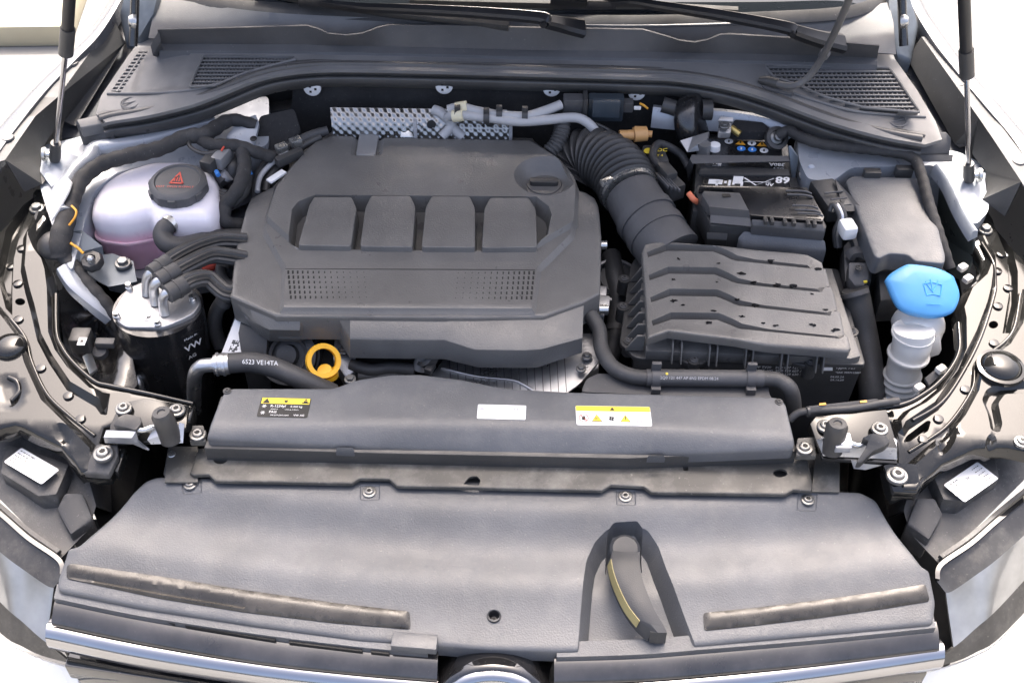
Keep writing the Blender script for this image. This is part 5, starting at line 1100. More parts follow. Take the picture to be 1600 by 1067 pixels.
tube('loom_branch', [P(94, 392, .89), P(120, 425, .87), P(150, 460, .85), P(180, 495, .82), P(195, 530, .78)], .012, m_tape, hn, 12, 8, rib=(.02, .0012))
lathe('loom_boss', P(86, 388, .885), (.2, -.3, 1), [(.001, 0), (.024, 0), (.026, .008), (.020, .02), (.012, .026), (.001, .027)], m_rub, hn, 24, 50)
gd = tag(loft('harness_guard', [[(72, 326, .918), (78, 312, .93), (96, 290, .942), (104, 276, .945)], [(80, 345, .925), (92, 325, .94), (106, 300, .95), (112, 284, .95)]], m_wplas, None, th=.003), 'pale plastic guard flap beside the left wiring harness', 'guard')
ph = thing('corrugated_conduit', 'black corrugated conduit drooping beside the coolant tank', 'conduit', P(360, 350, .86))
tube('conduit_tube', [P(352, 300, .90), P(345, 325, .89), P(350, 346, .878), P(376, 352, .868), P(400, 350, .86)], .0095, m_rub, ph, 14, 8, rib=(.006, .0016))
cl2 = thing('tank_connector', 'grey and black plug clipped beside the coolant tank', 'connector', P(340, 255, .93))
box('plug', P(330, 253, .935), (.022, .036, .022), m_plas, cl2, .003, rz=R(-20)); box('plug_housing', P(348, 246, .935), (.02, .04, .024), m_insert, cl2, .003, rz=R(-20)); tube('red_wire', [P(346, 236, .95), P(350, 228, .952), P(348, 222, .952)], .0016, m_redp, cl2, 6)
tube('blue_clip', [P(338, 268, .93), P(341, 274, .93)], .004, m_bluep, cl2, 8)
vp = thing('valve_unit', 'dark round valve unit with hose tails behind the coolant tank', 'valve', P(365, 265, .90))
lathe('valve_body', P(362, 262, .905), (0, -.3, 1), [(.001, -.03), (.028, -.03), (.03, 0), (.022, .012), (.012, .02), (.001, .02)], m_plas, vp, 28); tube('valve_tail', [P(352, 285, .90), P(345, 275, .905), P(352, 262, .915)], .010, m_plas2, vp, 14); tube('white_collar', [P(352, 276, .905), P(358, 272, .91)], .0115, m_greyp, vp, 14); tube('blue_collar', [P(384, 270, .915), P(387, 276, .91)], .010, m_bluep, vp, 12)
tube('valve_tail', [P(384, 276, .905), P(378, 300, .90), P(358, 318, .895)], .012, m_rub, vp, 14)
# dark plastic wheelhouse liner with socket block
ln = thing('bay_liner', 'black plastic liner with white socket in the pocket left of the fuel filter', 'liner', P(150, 560, .72))
Sheet(lambda X, Y: .80 + .15 * (Y - 1.3) + .02 * np.sin(X * 40), [Feat([(112, 500), (150, 480), (190, 540), (180, 590), (130, 560)], .80, .02, -.03, 6, soft=True)]).build('liner_sheet', [(90, 455), (120, 445), (200, 520), (215, 600), (200, 620), (150, 596), (100, 540)], m_shineb, ln, .012, depth=.02)
box('socket_block', P(128, 532, .825), (.03, .03, .03), m_plas, ln, .004); sx = P(128, 533, .842); slab('white_socket', [sx + Vector((a * .006, b * .008, 0)) for a, b in ((-1, -1), (1, -1), (1, 1), (-1, 1))], (0, 0, 1), .001, m_white, ln, 0); slab('socket_hole', [sx + Vector((a * .0022, b * .0025, .0006)) for a, b in ((-1, -1), (1, -1), (1, 1), (-1, 1))], (0, 0, 1), .0004, m_blackp, ln, 0)
box('strap', P(165, 536, .82), (.03, .014, .012), m_plas2, ln, .003); lathe('round_boss', P(158, 552, .80), (0, -.3, 1), [(.001, 0), (.012, 0), (.011, .01), (.001, .012)], m_plas2, ln, 20)
prism('metal_plate', PL([(128, 556, .80), (142, 548, .81), (152, 575, .80), (140, 585, .79)]), .006, m_alu, ln, .002)
tag(tube('return_pipe', [P(192, 556, .74), P(206, 574, .76), P(212, 590, .765), P(214, 608, .75), P(228, 626, .70)], .0125, m_alu, None, 16), 'bent aluminium pipe below the fuel filter', 'pipe')
sw = thing('bay_side_rail', 'silver painted rail edge dropping toward the left liner', 'rail', P(140, 460, .82))
sweep('rail_edge', [P(100, 415, .885), P(118, 442, .872), P(150, 470, .85), P(178, 492, .825)], [(-.014, -.012), (-.01, 0), (.0, .004), (.012, 0), (.014, -.014)], m_bay, sw, smooth=50)
# ================================================================== battery with clamp and fuse carrier
bt = thing('battery', 'black battery with white lettering and warning symbols at the right rear', 'battery', P(1160, 300, .74))
ZB = .912
prism('case', PL([(1082, 330, ZB - .012), (1092, 208, ZB - .012), (1228, 214, ZB - .012), (1262, 335, ZB - .012)]), .19, m_plas, bt, .004)
prism('lid', PL([(1096, 318, ZB), (1098, 282, ZB), (1104, 216, ZB), (1220, 222, ZB), (1236, 290, ZB), (1248, 325, ZB)]), .012, m_shineb, bt, .004)
prism('lid_step', PL([(1092, 272, ZB + .004), (1095, 258, ZB + .004), (1232, 264, ZB + .004), (1234, 274, ZB + .004)]), .006, m_plas, bt, .001)
def bD(bl, br, tl, z=ZB): return Decal(P(*bl, z), P(*br, z), P(*tl, z), bt, .0007)
D = bD((1104, 292), (1234, 296), (1108, 274))
D.shapes('print_blocks', [D.rect(.01, .22, .16, .62)[::1], D.rect(.30, .3, .42, .95)] + [D.rect(.10 + .05 * i, .1 + .1 * (i % 3), .13 + .05 * i, .5 + .1 * (i % 2)) for i in range(7)], m_white)
D.shapes('print_lines', [[(.42, .82), (.44, .86), (.60, .22), (.58, .2)], [(.58, .2), (.60, .25), (.80, .86), (.78, .86)], D.rect(.44, .48, .76, .53)], m_white)
text3('lettering', '68', D.at(.985, .98, 2), -D.x, -D.y, .024, m_white, bt, .03)
text3('lettering', 'Ah', D.at(.80, .42, 2), -D.x, -D.y, .012, m_white, bt, .01)
D = bD((1112, 266), (1226, 270), (1114, 252)); D.p = bt
D.shapes('print_lines', [D.rect(.0, .45, .06, .5), D.rect(.07, .3, .12, .9)], m_white); text3('lettering', '12V', D.at(.14, .9, 2), -D.x, -D.y, .010, m_white, bt, .02); text3('lettering', '380A', D.at(.99, .95, 2), -D.x, -D.y, .012, m_white, bt, .03); text3('lettering', 'DIN', D.at(.985, .45, 2), -D.x, -D.y, .010, m_white, bt, .02)
cols = [(m_white, 'c'), (m_orap, 't'), (m_white, 'c'), (m_orap, 't'), (m_bluep, 'c'), (m_bluep, 'c'), (m_white, 'c')]
D = bD((1134, 236), (1200, 240), (1136, 216))
for (u, v), (m_, k) in zip(((.05, .72), (.33, .70), (.60, .68), (.84, .68), (.36, .22), (.62, .20), (.90, .18)), cols):
    D.shapes('warning_symbol', [D.disc(u, v, .20) if k == 'c' else D.tri(u, v, .24)], m_); D.shapes('warning_mark', [D.rect(u - .02, v - .09, u + .02, v + .09)], m_blackp if m_ is not m_bluep else m_white, 2)
bc = thing('battery_clamp', 'dark grey steel strap clamped across the battery', 'clamp', P(1160, 265, .85))
facets('strap', [(1078, 248, .932), (1081, 242, .934), (1232, 244, .934), (1234, 252, .932), (1082, 256, .928), (1072, 262, .90), (1075, 284, .86), (1080, 252, .93)], [(0, 1, 2, 3), (0, 3, 4), (0, 4, 6, 5)], m_plas2, bc, .004)
prism('end_plate', PL([(1232, 228, .95), (1236, 228, .95), (1248, 246, .94), (1242, 282, .895), (1238, 282, .895)]), .006, m_galv, bc, .001)
screw(P(1257, 274, .905), .012, bc, 'bolt', up=(.5, -.5, .7)); prism('lug', PL([(1262, 258, .93), (1270, 256, .93), (1284, 272, .915), (1276, 280, .91)]), .008, m_bay, bc, .002)
tm = thing('negative_terminal', 'bare metal terminal clamp at the rear left of the battery', 'terminal', P(1100, 230, .91))
facets('clamp_body', [(1063, 220, .932), (1082, 214, .936), (1108, 206, .945), (1106, 216, .94), (1090, 226, .935), (1092, 236, .925), (1074, 238, .92)], [(0, 1, 4, 5, 6), (1, 2, 3, 4)], m_cast, tm, .008)
lathe('post', P(1100, 232, .925), (0, 0, 1), [(.001, -.01), (.012, -.01), (.0105, .010), (.001, .011)], m_cast, tm, 18); lathe('terminal_cap', P(1117, 229, .928), (0, 0, 1), [(.001, -.006), (.010, -.006), (.009, .004), (.001, .005)], m_white, tm, 18)
sc_ = thing('current_sensor', 'bolted metal tab with brass lug behind the battery', 'sensor', P(1130, 205, .93))
prism('tab', PL([(1122, 208, .945), (1124, 186, .955), (1144, 186, .955), (1142, 208, .945)]), .012, m_cast, sc_, .003); screw(P(1132, 196, .956), .009, sc_, 'bolt'); tube('brass_lug', [P(1142, 200, .94), P(1156, 210, .935)], .006, M('brass', (.55, .42, .15), .35, metal=.8), sc_, 10); prism('tab_ear', PL([(1122, 188, .962), (1126, 182, .966), (1146, 184, .966), (1146, 190, .962)]), .004, m_cast, sc_, .001)
fcar = thing('fuse_carrier', 'black fuse carrier with glossy lid on the front of the battery', 'fuse carrier', P(1190, 350, .85))
ZC = .936
prism('base', PL([(1086, 300, ZC - .012), (1090, 288, ZC - .01), (1262, 292, ZC - .01), (1292, 352, ZC - .022), (1290, 360, ZC - .026), (1110, 352, ZC - .022)]), .05, m_plas, fcar, .004)
prism('glossy_lid', PL([(1150, 330, ZC + .000), (1146, 296, ZC), (1092, 294, ZC), (1094, 289, ZC), (1250, 292, ZC), (1266, 300, ZC), (1288, 338, ZC - .004), (1286, 346, ZC - .006), (1175, 336, ZC - .004)]), .012, m_shineb, fcar, .002)
prism('grey_cover', PL(fillet([(1096, 303, ZC + .008), (1100, 298, ZC + .008), (1156, 301, ZC + .008), (1170, 328, ZC + .004), (1108, 322, ZC + .004)], 2) if False else [(1096, 303, ZC + .008), (1100, 298, ZC + .008), (1156, 301, ZC + .008), (1170, 328, ZC + .004), (1108, 322, ZC + .004)]), .02, m_plas2, fcar, .002)
facets('grey_cover_front', [(1108, 323, ZC + .004), (1170, 329, ZC + .004), (1172, 341, ZC - .010), (1110, 336, ZC - .010), (1174, 354, ZC - .018), (1110, 348, ZC - .018), (1176, 360, ZC - .034), (1110, 355, ZC - .034)], [(0, 1, 2, 3), (3, 2, 4, 5), (5, 4, 6, 7)], m_plas2, fcar, .003)
prism('cover_hole', PL([(1128, 303, ZC + .0085), (1140, 303, ZC + .0085), (1142, 307, ZC + .0085), (1130, 308, ZC + .0085)]), .001, m_blackp, fcar, 0)
prism('front_rail', PL([(1174, 342, ZC - .006), (1286, 350, ZC - .008), (1290, 362, ZC - .016), (1176, 352, ZC - .014)]), .02, m_plas2, fcar, .002)
for x in (1196, 1206, 1226, 1240, 1262, 1272): box('rail_tooth', P(x, 345 + (x - 1190) * .06, ZC - .003), (.006, .012, .008), m_plas, fcar, .001)
prism('front_step', PL([(1152, 372, ZC - .04), (1162, 360, ZC - .03), (1290, 374, ZC - .034), (1292, 392, ZC - .05), (1160, 384, ZC - .05)]), .06, m_front, fcar, .004)
prism('front_pocket', PL([(1104, 362, ZC - .036), (1138, 364, ZC - .036), (1136, 376, ZC - .045), (1104, 374, ZC - .045)]), .03, m_blackp, fcar, .002)
for i, (y0, dx) in enumerate(((298, 0), (304, 2), (321, 10), (328, 14), (333, 18))):
    tube('cable_rib', [P(1228 + dx, y0, ZC + .003), P(1256 + dx, y0 + 1, ZC + .003), P(1268 + dx, y0 + 5, ZC)], .0018, m_plas2, fcar, 8)
tube('red_cable', [P(1076, 302, .925), P(1084, 312, .92), P(1094, 318, .905)], .005, M('orange_red_cable', (.72, .20, .10), .5), fcar, 10)
cc_ = thing('bus_cables', 'pale looped cables with white cap right of the fuse carrier', 'cables', P(1310, 350, .88))
for i in range(3): tube('loop', [P(1296 + i * 4, 330, .92 - i * .003), P(1302 + i * 5, 320, .93), P(1312 + i * 4, 340, .92), P(1304 + i * 4, 362, .90), P(1306 + i * 3, 385, .87)], .0042, m_alu if i == 1 else m_hose, cc_, 10)
box('white_cap', P(1324, 358, .915), (.024, .03, .024), m_white, cc_, .006, rz=R(12))
cbk = thing('cable_bracket', 'black plastic cable bracket between battery and fuse box', 'bracket', P(1300, 320, .86))
prism('upper_tray', PL([(1266, 282, .935), (1302, 278, .935), (1330, 318, .925), (1342, 325, .92), (1296, 326, .92)]), .03, m_plas, cbk, .003)
for y in (302, 312): tube('tray_rib', [P(1276 + (y - 290), y, .934), P(1310 + (y - 290) * .6, y - 3, .934)], .0016, m_plas2, cbk, 6)
facets('side_flag', [(1305, 280, .94), (1344, 322, .925), (1340, 330, .92), (1318, 330, .92)], [(0, 1, 2, 3)], m_plas, cbk, .004)
prism('lower_leg', PL([(1318, 330, .91), (1345, 332, .91), (1362, 370, .90), (1366, 400, .88), (1340, 400, .88)]), .05, m_plas, cbk, .003)
pb = thing('pipe_holder', 'grey saddle holder with dark screw in front of the cable bracket', 'holder', P(1340, 430, .82))
prism('frame', PL([(1318, 384, .878), (1324, 376, .882), (1362, 376, .882), (1366, 384, .878), (1362, 440, .85), (1320, 440, .85)]), .04, m_plas, pb, .004)
prism('insert', PL(fillet([(1326, 410, .886), (1358, 410, .886), (1358, 434, .872), (1350, 446, .866), (1336, 446, .866), (1326, 434, .872)], 4) if False else [(1326, 410, .886), (1358, 410, .886), (1358, 434, .872), (1350, 446, .866), (1336, 446, .866), (1326, 434, .872)]), .02, m_plas2, pb, .003)
sweep('saddle_arch', [P(1326, 402, .876), P(1334, 394, .886), P(1348, 394, .886), P(1358, 402, .876)], [(-.008, -.006), (-.008, .004), (.008, .004), (.008, -.006)], m_plas2, pb); screw(P(1342, 418, .888), .006, pb, mat=m_plas); tube('yellow_mark', [P(1349, 441, .868), P(1354, 440, .868)], .0025, m_yelp, pb, 8)
vh = thing('radiator_hose', 'thick dark hose dropping between air box and washer neck', 'hose', P(1355, 600, .70))
tube('hose_body', [P(1336, 452, .86), P(1342, 480, .835), P(1350, 520, .80), P(1358, 565, .77), P(1362, 610, .74), P(1362, 640, .70)], .021, m_hose, vh, 22); tube('hose_band', [P(1335, 455, .86), P(1337, 462, .855)], .0225, m_plas2, vh, 22)
# ================================================================== fuse box
fb = thing('fuse_box', 'large black fuse box with sloping lid in front of the right strut tower', 'fuse box', P(1400, 420, .80))
ZX = .925
fz = lambda X, Y: ZX - .10 * np.clip(1.45 - Y, 0, 1) - .012 * np.clip((X - .60) / .004, 0, 1) * np.clip((1.46 - Y) / .004, 0, 1) * 0
Sheet(fz, []).build('lid', fillet([(1321, 282), (1332, 275), (1432, 278), (1444, 288), (1450, 305), (1478, 400), (1476, 412), (1430, 408), (1418, 398), (1390, 396), (1374, 404), (1366, 400), (1342, 340)], 5), m_front, fb, .009, depth=.03, rim=(.003, .003), smooth=25)
prism('body', PL([(1328, 300, ZX - .03), (1444, 296, ZX - .03), (1478, 418, ZX - .062), (1374, 422, ZX - .062), (1342, 350, ZX - .04)]), .12, m_plas, fb, .004)
for x, y in ((1362, 273), (1412, 268)): box('latch', P(x, y, ZX + .002), (.028, .014, .018), m_plas, fb, .002)
for x, y in ((1454, 390),): tube('moulded_mark', [P(1440, 386, ZX - .024), P(1456, 386, ZX - .024), P(1457, 396, ZX - .028), P(1445, 396, ZX - .028)], .0007, m_plas2, fb, 5, 1, curve=False)
prism('front_skirt', PL([(1372, 420, .862), (1478, 416, .862), (1480, 455, .84), (1376, 470, .84)]), .05, m_plas, fb, .003)
hb = thing('wiring_harness', 'black rubber-edged loom running along the right inner wing', 'harness', P(1400, 260, .93))
tube('loom', [P(1214, 214, .94), P(1232, 204, .95), P(1250, 214, .95), P(1290, 226, .95), (P(1380, 236, .95)), P(1425, 246, .948), P(1440, 275, .94), P(1452, 320, .93), P(1470, 375, .91), P(1484, 420, .88)], .0085, m_tape, hb, 12, 8, rib=(.02, .001))
lathe('grommet_bolt', P(1212, 216, .935), (.2, -.6, .7), [(.001, 0), (.011, 0), (.011, .004), (.007, .006), (.006, .012), (.001, .013)], m_screw, hb, 20); lathe('grommet_ring', P(1212, 217, .930), (.2, -.6, .7), [(.012, 0), (.021, 0), (.020, .008), (.013, .009)], m_rub, hb, 24)
# ================================================================== washer filler
wf = thing('washer_filler', 'white ribbed washer filler neck with bright blue flip cap', 'washer filler', P(1410, 610, .68))
cap = [(1384, 437), (1392, 427), (1412, 415), (1424, 412.5), (1462, 418), (1488, 430), (1494, 440), (1500, 460), (1496, 478), (1486, 490), (1462, 496), (1430, 492), (1410, 484), (1398, 470)]
CZ_ = .905
cn_ = Vector((.10, -.45, .9)).normalized(); co = P(1444, 455, CZ_)
cq = [PP(x, y, co, cn_) for x, y in curve2(cap + cap[:1], 4)[:-1]]; cc0 = sum(cq, Vector()) / len(cq); n = len(cq)
V = []; Fc = []
for k, (s, h) in enumerate(((.94, -.010), (.99, -.008), (1.0, -.003), (.985, .0), (.90, .0032), (.6, .0062), (.3, .0074))): V += [cc0 + (p - cc0) * s + cn_ * h for p in cq]
for k in range(6):
    for i in range(n): Fc.append((k * n + i, k * n + (i + 1) % n, (k + 1) * n + (i + 1) % n, (k + 1) * n + i))
Fc.append([6 * n + i for i in range(n)]); Fc.append(list(range(n))[::-1])
bm = bmesh.new(); vv = [bm.verts.new(v) for v in V]
for f in Fc: bm.faces.new([vv[i] for i in f])
cpo = frombm('flip_cap', bm, m_blue, wf, 60)
m_blue2 = M('blue_relief', (.07, .34, .70), .45, var=.05)
xa = cn_.orthogonal(); xa = Vector((1, 0, 0)) - cn_ * cn_.x; xa.normalize(); ya = cn_.cross(xa); sy = cc0 + cn_ * .0078 + xa * .008 + ya * -.003
def sym(pts, r=.0009): tube('moulded_symbol', [sy + xa * a + ya * b for a, b in pts], r, m_blue2, cpo, 6, 3)
sym([(-.014, .010), (0, .013), (.016, .010)]); sym([(-.014, .010), (-.010, -.008)]); sym([(.016, .010), (.011, -.008)]); sym([(-.010, -.008), (0, -.006), (.011, -.008)])
sym([(0, -.002), (-.001, .010), (-.002, .018)]); sym([(0, -.002), (.006, .008), (.010, .016)]); sym([(0, -.002), (-.006, .006), (-.010, .014)])
sym([(-.012, -.022), (.010, -.022)], .0006)
ax_ = Vector((-.03, -.02, -1))
tube('neck', [P(1436, 497, .840), P(1434, 508, .836), P(1429, 526, .832)], [.038, .041, .033], m_wplas, wf, 28, 6, smooth=60)
tube('neck_tube', [P(1428, 515, .862), P(1424, 540, .835), P(1414, 565, .80), P(1410, 585, .775)], [.031, .0295, .026, .026], m_wplas, wf, 26, 6, smooth=60)
for q in ((1427, 520, .857), (1420, 552, .82)): tube('neck_ring', [P(*q), P(q[0] - 1, q[1] + 3, q[2] - .004)], .0325, m_wplas, wf, 26)
tube('ribbed_tube', [P(1411, 580, .78), P(1407, 605, .745), P(1404, 632, .705), P(1404, 650, .68)], .025, m_wplas, wf, 26, 6, rib=(.0125, .005), smooth=60)
prism('side_gusset', PL([(1446, 518, .825), (1474, 510, .828), (1476, 518, .825), (1470, 528, .82), (1446, 532, .815)]), .02, m_wplas, wf, .003)
prism('mounting_tab', PL([(1452, 532, .85), (1470, 522, .855), (1472, 546, .83), (1454, 552, .82)]), .012, m_wplas, wf, .003)
mc = thing('bay_clip', 'small bright clips on the edge of the right carrier panel', 'clip', P(1430, 610, .82))
for x, y, z in ((1470, 577, .83), (1436, 606, .82), (1512, 436, .86), (1504, 418, .86)): box('clip_body', P(x, y, z), (.016, .012, .010), m_wplas, mc, .003, rz=R(35))
prism('clip_strip', PL([(1445, 590, .815), (1470, 570, .83), (1478, 578, .828), (1452, 602, .812)]), .006, m_plas2, mc, .001)
# ================================================================== firewall and what hangs on it
YF = 1.765
fw = thing('firewall', 'black felt covered firewall panel under the bonnet seal', 'firewall', (0, YF, .70))
fwp = [PY(x, y, YF) for x, y in fillet([(398, 205), (402, 178), (455, 170), (458, 135), (520, 125), (1060, 130), (1100, 150), (1230, 175), (1230, 330), (398, 330)], 6)]
slab('felt_panel', fwp, (0, -1, 0), .03, m_felt, fw, .004)
prism('side_felt', PL([(392, 215, .92), (405, 180, .945), (460, 168, .95), (470, 200, .93), (450, 240, .90), (420, 250, .90)]), .02, m_felt, fw, .006)
def fast(x, y):
    c = PY(x, y, YF - .006); lathe('felt_fastener', c, (0, -1, .1), [(.001, 0), (.0155, 0), (.015, .003), (.010, .005), (.001, .005)], m_white, fw, 22)
    for k in range(3): box('fastener_mark', c + Vector((.006 * math.cos(k * 2.1), -.0055, .006 * math.sin(k * 2.1))), (.004, .001, .004), m_blackp, fw, 0)
for x, y in ((488, 137), (694, 134), (862, 138), (995, 144)): fast(x, y)
lathe('silver_grommet', PY(448, 201, YF - .02), (0, -1, .2), [(.0045, 0), (.010, 0), (.009, .003), (.0045, .003)], m_zinc, fw, 18)
prism('painted_corner', PL([(352, 214, .935), (372, 188, .945), (400, 178, .95), (405, 192, .945), (396, 228, .925), (372, 226, .925)]), .01, m_bay, fw, .003); lathe('corner_hole', P(396, 217, .937), (0, -.3, 1), [(.001, 0), (.006, 0), (.005, .0008), (.001, .001)], m_blackp, fw, 14)
# dimpled aluminium shield
m_dim = M('dimpled_foil', (.36, .36, .35), .30, metal=1, rv=.08, var=.15)
ds = thing('dimpled_shield', 'shiny dimpled aluminium heat shield at the back of the engine', 'heat shield', PY(650, 210, 1.72))
y0 = 1.715; c00 = PY(516, 168, y0 + .012); c10 = PY(792, 172, y0 + .012); c01 = PY(522, 216, y0 - .02); NX, NY = 210, 34
V = []; Fc = []
xd = (c10 - c00); yd = (c01 - c00)
for j in range(NY + 1):
    for i in range(NX + 1):
        u_, v_ = i / NX, j / NY; p = c00 + xd * u_ + yd * v_; b = .0012 * math.cos(u_ * 2 * math.pi * 21) * math.cos(v_ * 2 * math.pi * 3.5); V.append(p + Vector((0, -1, .4)) * (b + .012 * math.sin(math.pi * v_) * .6))
for j in range(NY):
    for i in range(NX): a = j * (NX + 1) + i; Fc.append((a, a + 1, a + NX + 2, a + NX + 1))
mk('foil', V, Fc, m_dim, ds, 60)
for x, y in ((674, 195), (765, 192)): lathe('foil_hole', PY(x, y, y0 - .012), (0, -1, .3), [(.001, 0), (.008, 0), (.0075, .001), (.001, .0012)], m_blackp, ds, 16)
# grey hoses with black holders
m_gh = M('grey_silicone', (.42, .42, .42), .5, var=.08)
for lab, pts, r in (('upper grey vacuum hose along the firewall', [(700, 172, .955), (720, 168, .96), (745, 174, .958), (780, 180, .955), (820, 182, .955), (850, 174, .958), (876, 164, .96)], .0085),
                    ('lower grey vacuum hose along the firewall', [(690, 214, .91), (706, 196, .925), (700, 184, .94), (715, 180, .952), (760, 184, .952), (810, 190, .95), (850, 188, .95), (895, 184, .95), (915, 190, .945), (930, 205, .93), (934, 218, .915)], .0085),
                    ('short pale grey hose stub rising behind the engine cover', [(722, 214, .905), (708, 200, .92), (700, 186, .935), (688, 176, .94), (678, 172, .94)], .009)):
    t = thing('vacuum_hose', lab, 'hose', P(*pts[0])); tube('hose_body', [P(*q) for q in pts], r, m_gh, t, 12)
    if 'stub' not in lab:
        for k in (3, 4): c = P(*pts[k]); tube('hose_holder', [c + Vector((-.005, 0, 0)), c + Vector((.005, 0, 0))], r * 1.35, m_plas, t, 12); box('holder_tab', c + Vector((0, 0, .012)), (.010, .008, .014), m_plas, t, .001)
m_cream2 = M('cream_plastic', (.72, .66, .46), .45)
for lab, a, b in (('upper cream hose joint behind the engine cover', (712, 170, .958), (730, 167, .962)), ('lower cream hose joint behind the engine cover', (708, 182, .95), (724, 180, .955))):
    tag(tube('hose_joint', [P(*a), P(*b)], .0105, m_cream2, None, 14), lab, 'hose joint')
sn = thing('pressure_sensor', 'dark blue-grey square sensor box under the seal', 'sensor', PY(948, 168, 1.72))
box('sensor_body', PY(946, 168, 1.725), (.062, .022, .046), M('blue_grey_plastic', (.035, .045, .055), .4, grain=.1), sn, .004); box('sensor_face', PY(947, 169, 1.710), (.048, .012, .034), M('blue_grey_face', (.05, .065, .08), .35), sn, .003)
box('sensor_plug', PY(896, 164, 1.725), (.036, .022, .034), m_plas2, sn, .003); box('plug_rib', PY(914, 166, 1.722), (.008, .03, .044), m_plas, sn, .002); box('plug_tail', PY(980, 165, 1.73), (.02, .016, .02), m_plas2, sn, .002)
tube('orange_lead', [PY(1000, 162, 1.715), PY(1006, 165, 1.71), PY(1012, 170, 1.71)], .002, m_orap, sn, 6); box('white_tag', PY(996, 169, 1.71), (.012, .004, .006), m_white, sn, .001)
oc_ = thing('orange_connector', 'orange-tan plug on a thin lead behind the bellows', 'connector', P(990, 210, .92))
m_tan = M('tan_plastic', (.62, .34, .13), .42)
tube('plug_body', [P(990, 211, .93), P(1010, 209, .93)], .013, m_tan, oc_, 14); tube('plug_nose', [P(968, 212, .93), P(990, 211, .93)], .009, m_tan, oc_, 12); tube('plug_tip', [P(1010, 209, .93), P(1019, 210, .93)], .006, m_tan, oc_, 10); box('plug_key', P(1000, 202, .94), (.02, .008, .008), m_tan, oc_, .002); tube('lead', [P(966, 212, .93), P(945, 200, .935), P(930, 193, .938)], .0028, m_rub, oc_, 8)
vd = thing('vacuum_reservoir', 'round black vacuum dome under the right side of the seal', 'reservoir', P(1085, 190, .90))
lathe('dome', P(1083, 190, .93), (.75, -.35, .35), [(.001, -.022), (.032, -.022), (.046, -.014), (.049, 0), (.046, .014), (.036, .020), (.001, .022)], m_shineb, vd, 40, 50); tube('dome_stub', [P(1062, 172, .95), P(1035, 164, .955)], .014, m_plas, vd, 16); tube('dome_shoulder', [P(1096, 172, .95), P(1112, 172, .95)], .018, m_plas, vd, 16)
bsk = thing('bulkhead_rail', 'grey painted bulkhead rail behind the battery', 'rail', P(1180, 190, .92))
sweep('rail', [P(1020, 172, .945), P(1060, 176, .945), P(1120, 178, .945), P(1180, 186, .942), P(1225, 198, .94), P(1240, 210, .93)], [(-.02, -.02), (-.016, .0), (0, .006), (.008, 0), (.01, -.03)], m_bay, bsk, smooth=50)
prism('rail_recess', PL([(1140, 200, .938), (1148, 186, .946), (1192, 190, .946), (1204, 200, .94), (1196, 206, .938), (1150, 205, .938)]), .02, m_felt, bsk, .004)
cv = thing('corrugated_conduit', 'black corrugated breather tube rising at the rear right of the engine cover', 'conduit', P(865, 220, .90))
tube('conduit_tube', [P(858, 238, .905), P(870, 225, .915), P(878, 205, .928), P(878, 188, .938)], .0125, m_hose, cv, 18, 8, rib=(.0065, .0024))
# loom on the rear left shoulder of the engine cover
ll = thing('engine_loom', 'black clipped cable loom along the rear left shoulder of the engine cover', 'loom', P(450, 240, .89))
tube('outer_cable', [P(400, 318, .87), P(400, 290, .885), P(412, 262, .90), P(440, 236, .91), P(480, 214, .915), P(512, 204, .918)], .008, m_hose, ll, 12); tube('inner_cable', [P(416, 300, .88), P(420, 280, .89), P(440, 255, .90), P(470, 230, .908), P(500, 214, .912)], .0075, m_rub, ll, 12); tube('pale_pipe', [P(402, 300, .892), P(406, 278, .90), P(422, 258, .91), P(450, 238, .918)], .0045, m_gh, ll, 10)
for x, y in ((440, 232), (462, 222)): box('loom_clip', P(x, y, .926), (.02, .014, .014), m_zinc, ll, .002, rz=R(35))
box('loom_block', P(452, 246, .92), (.05, .014, .016), m_plas, ll, .003, rz=R(38)); box('paper_tag', P(432, 276, .915), (.012, .035, .004), m_white, ll, .0005, rz=R(-38))
for lab, x, y in (('bright steel bracket tab behind the cover centre', 635, 207), ('bright steel bracket tab behind the cover right of centre', 784, 205)):
    t = thing('bracket_tab', lab, 'bracket', P(x, y, .89)); prism('plate', PL([(x - 10, y + 8, .905), (x - 8, y - 6, .915), (x + 8, y - 6, .915), (x + 12, y + 8, .905)]), .006, m_zinc, t, .002); box('upright', P(x + 14, y - 3, .92), (.006, .012, .04), m_greyp, t, .001)
# washer hose coming down from the bonnet
wh = thing('washer_hose', 'thin grey washer hose hanging in front of the windscreen at right', 'hose', P(1190, 128, 1.0))
m_wh = M('grey_hose', (.10, .10, .10), .55, dust=.2)
yh = P(1245, 132, 1.02).y
tube('hose_body', [P(1206, 128, 1.012), P(1225, 134, 1.016), P(1242, 134, 1.024), P(1262, 122, 1.04), P(1282, 95, 1.08), PY(1300, 60, yh - .06), PY(1316, 25, yh - .10), PY(1330, -10, yh - .14), PY(1350, -70, yh - .2)], .0058, m_wh, wh, 12)
tube('end_fitting', [P(1186, 125, 1.008), P(1200, 127, 1.010), P(1216, 131, 1.013)], [.005, .009, .008], m_plas, wh, 12, curve=False); tube('hose_knuckle', [P(1286, 88, 1.09), P(1290, 82, 1.10)], .0085, m_wh, wh, 12); prism('rest_pad', PL([(1190, 132, 1.006), (1240, 142, 1.006), (1238, 148, 1.004), (1196, 138, 1.004)]), .006, m_plas2, wh, .002)
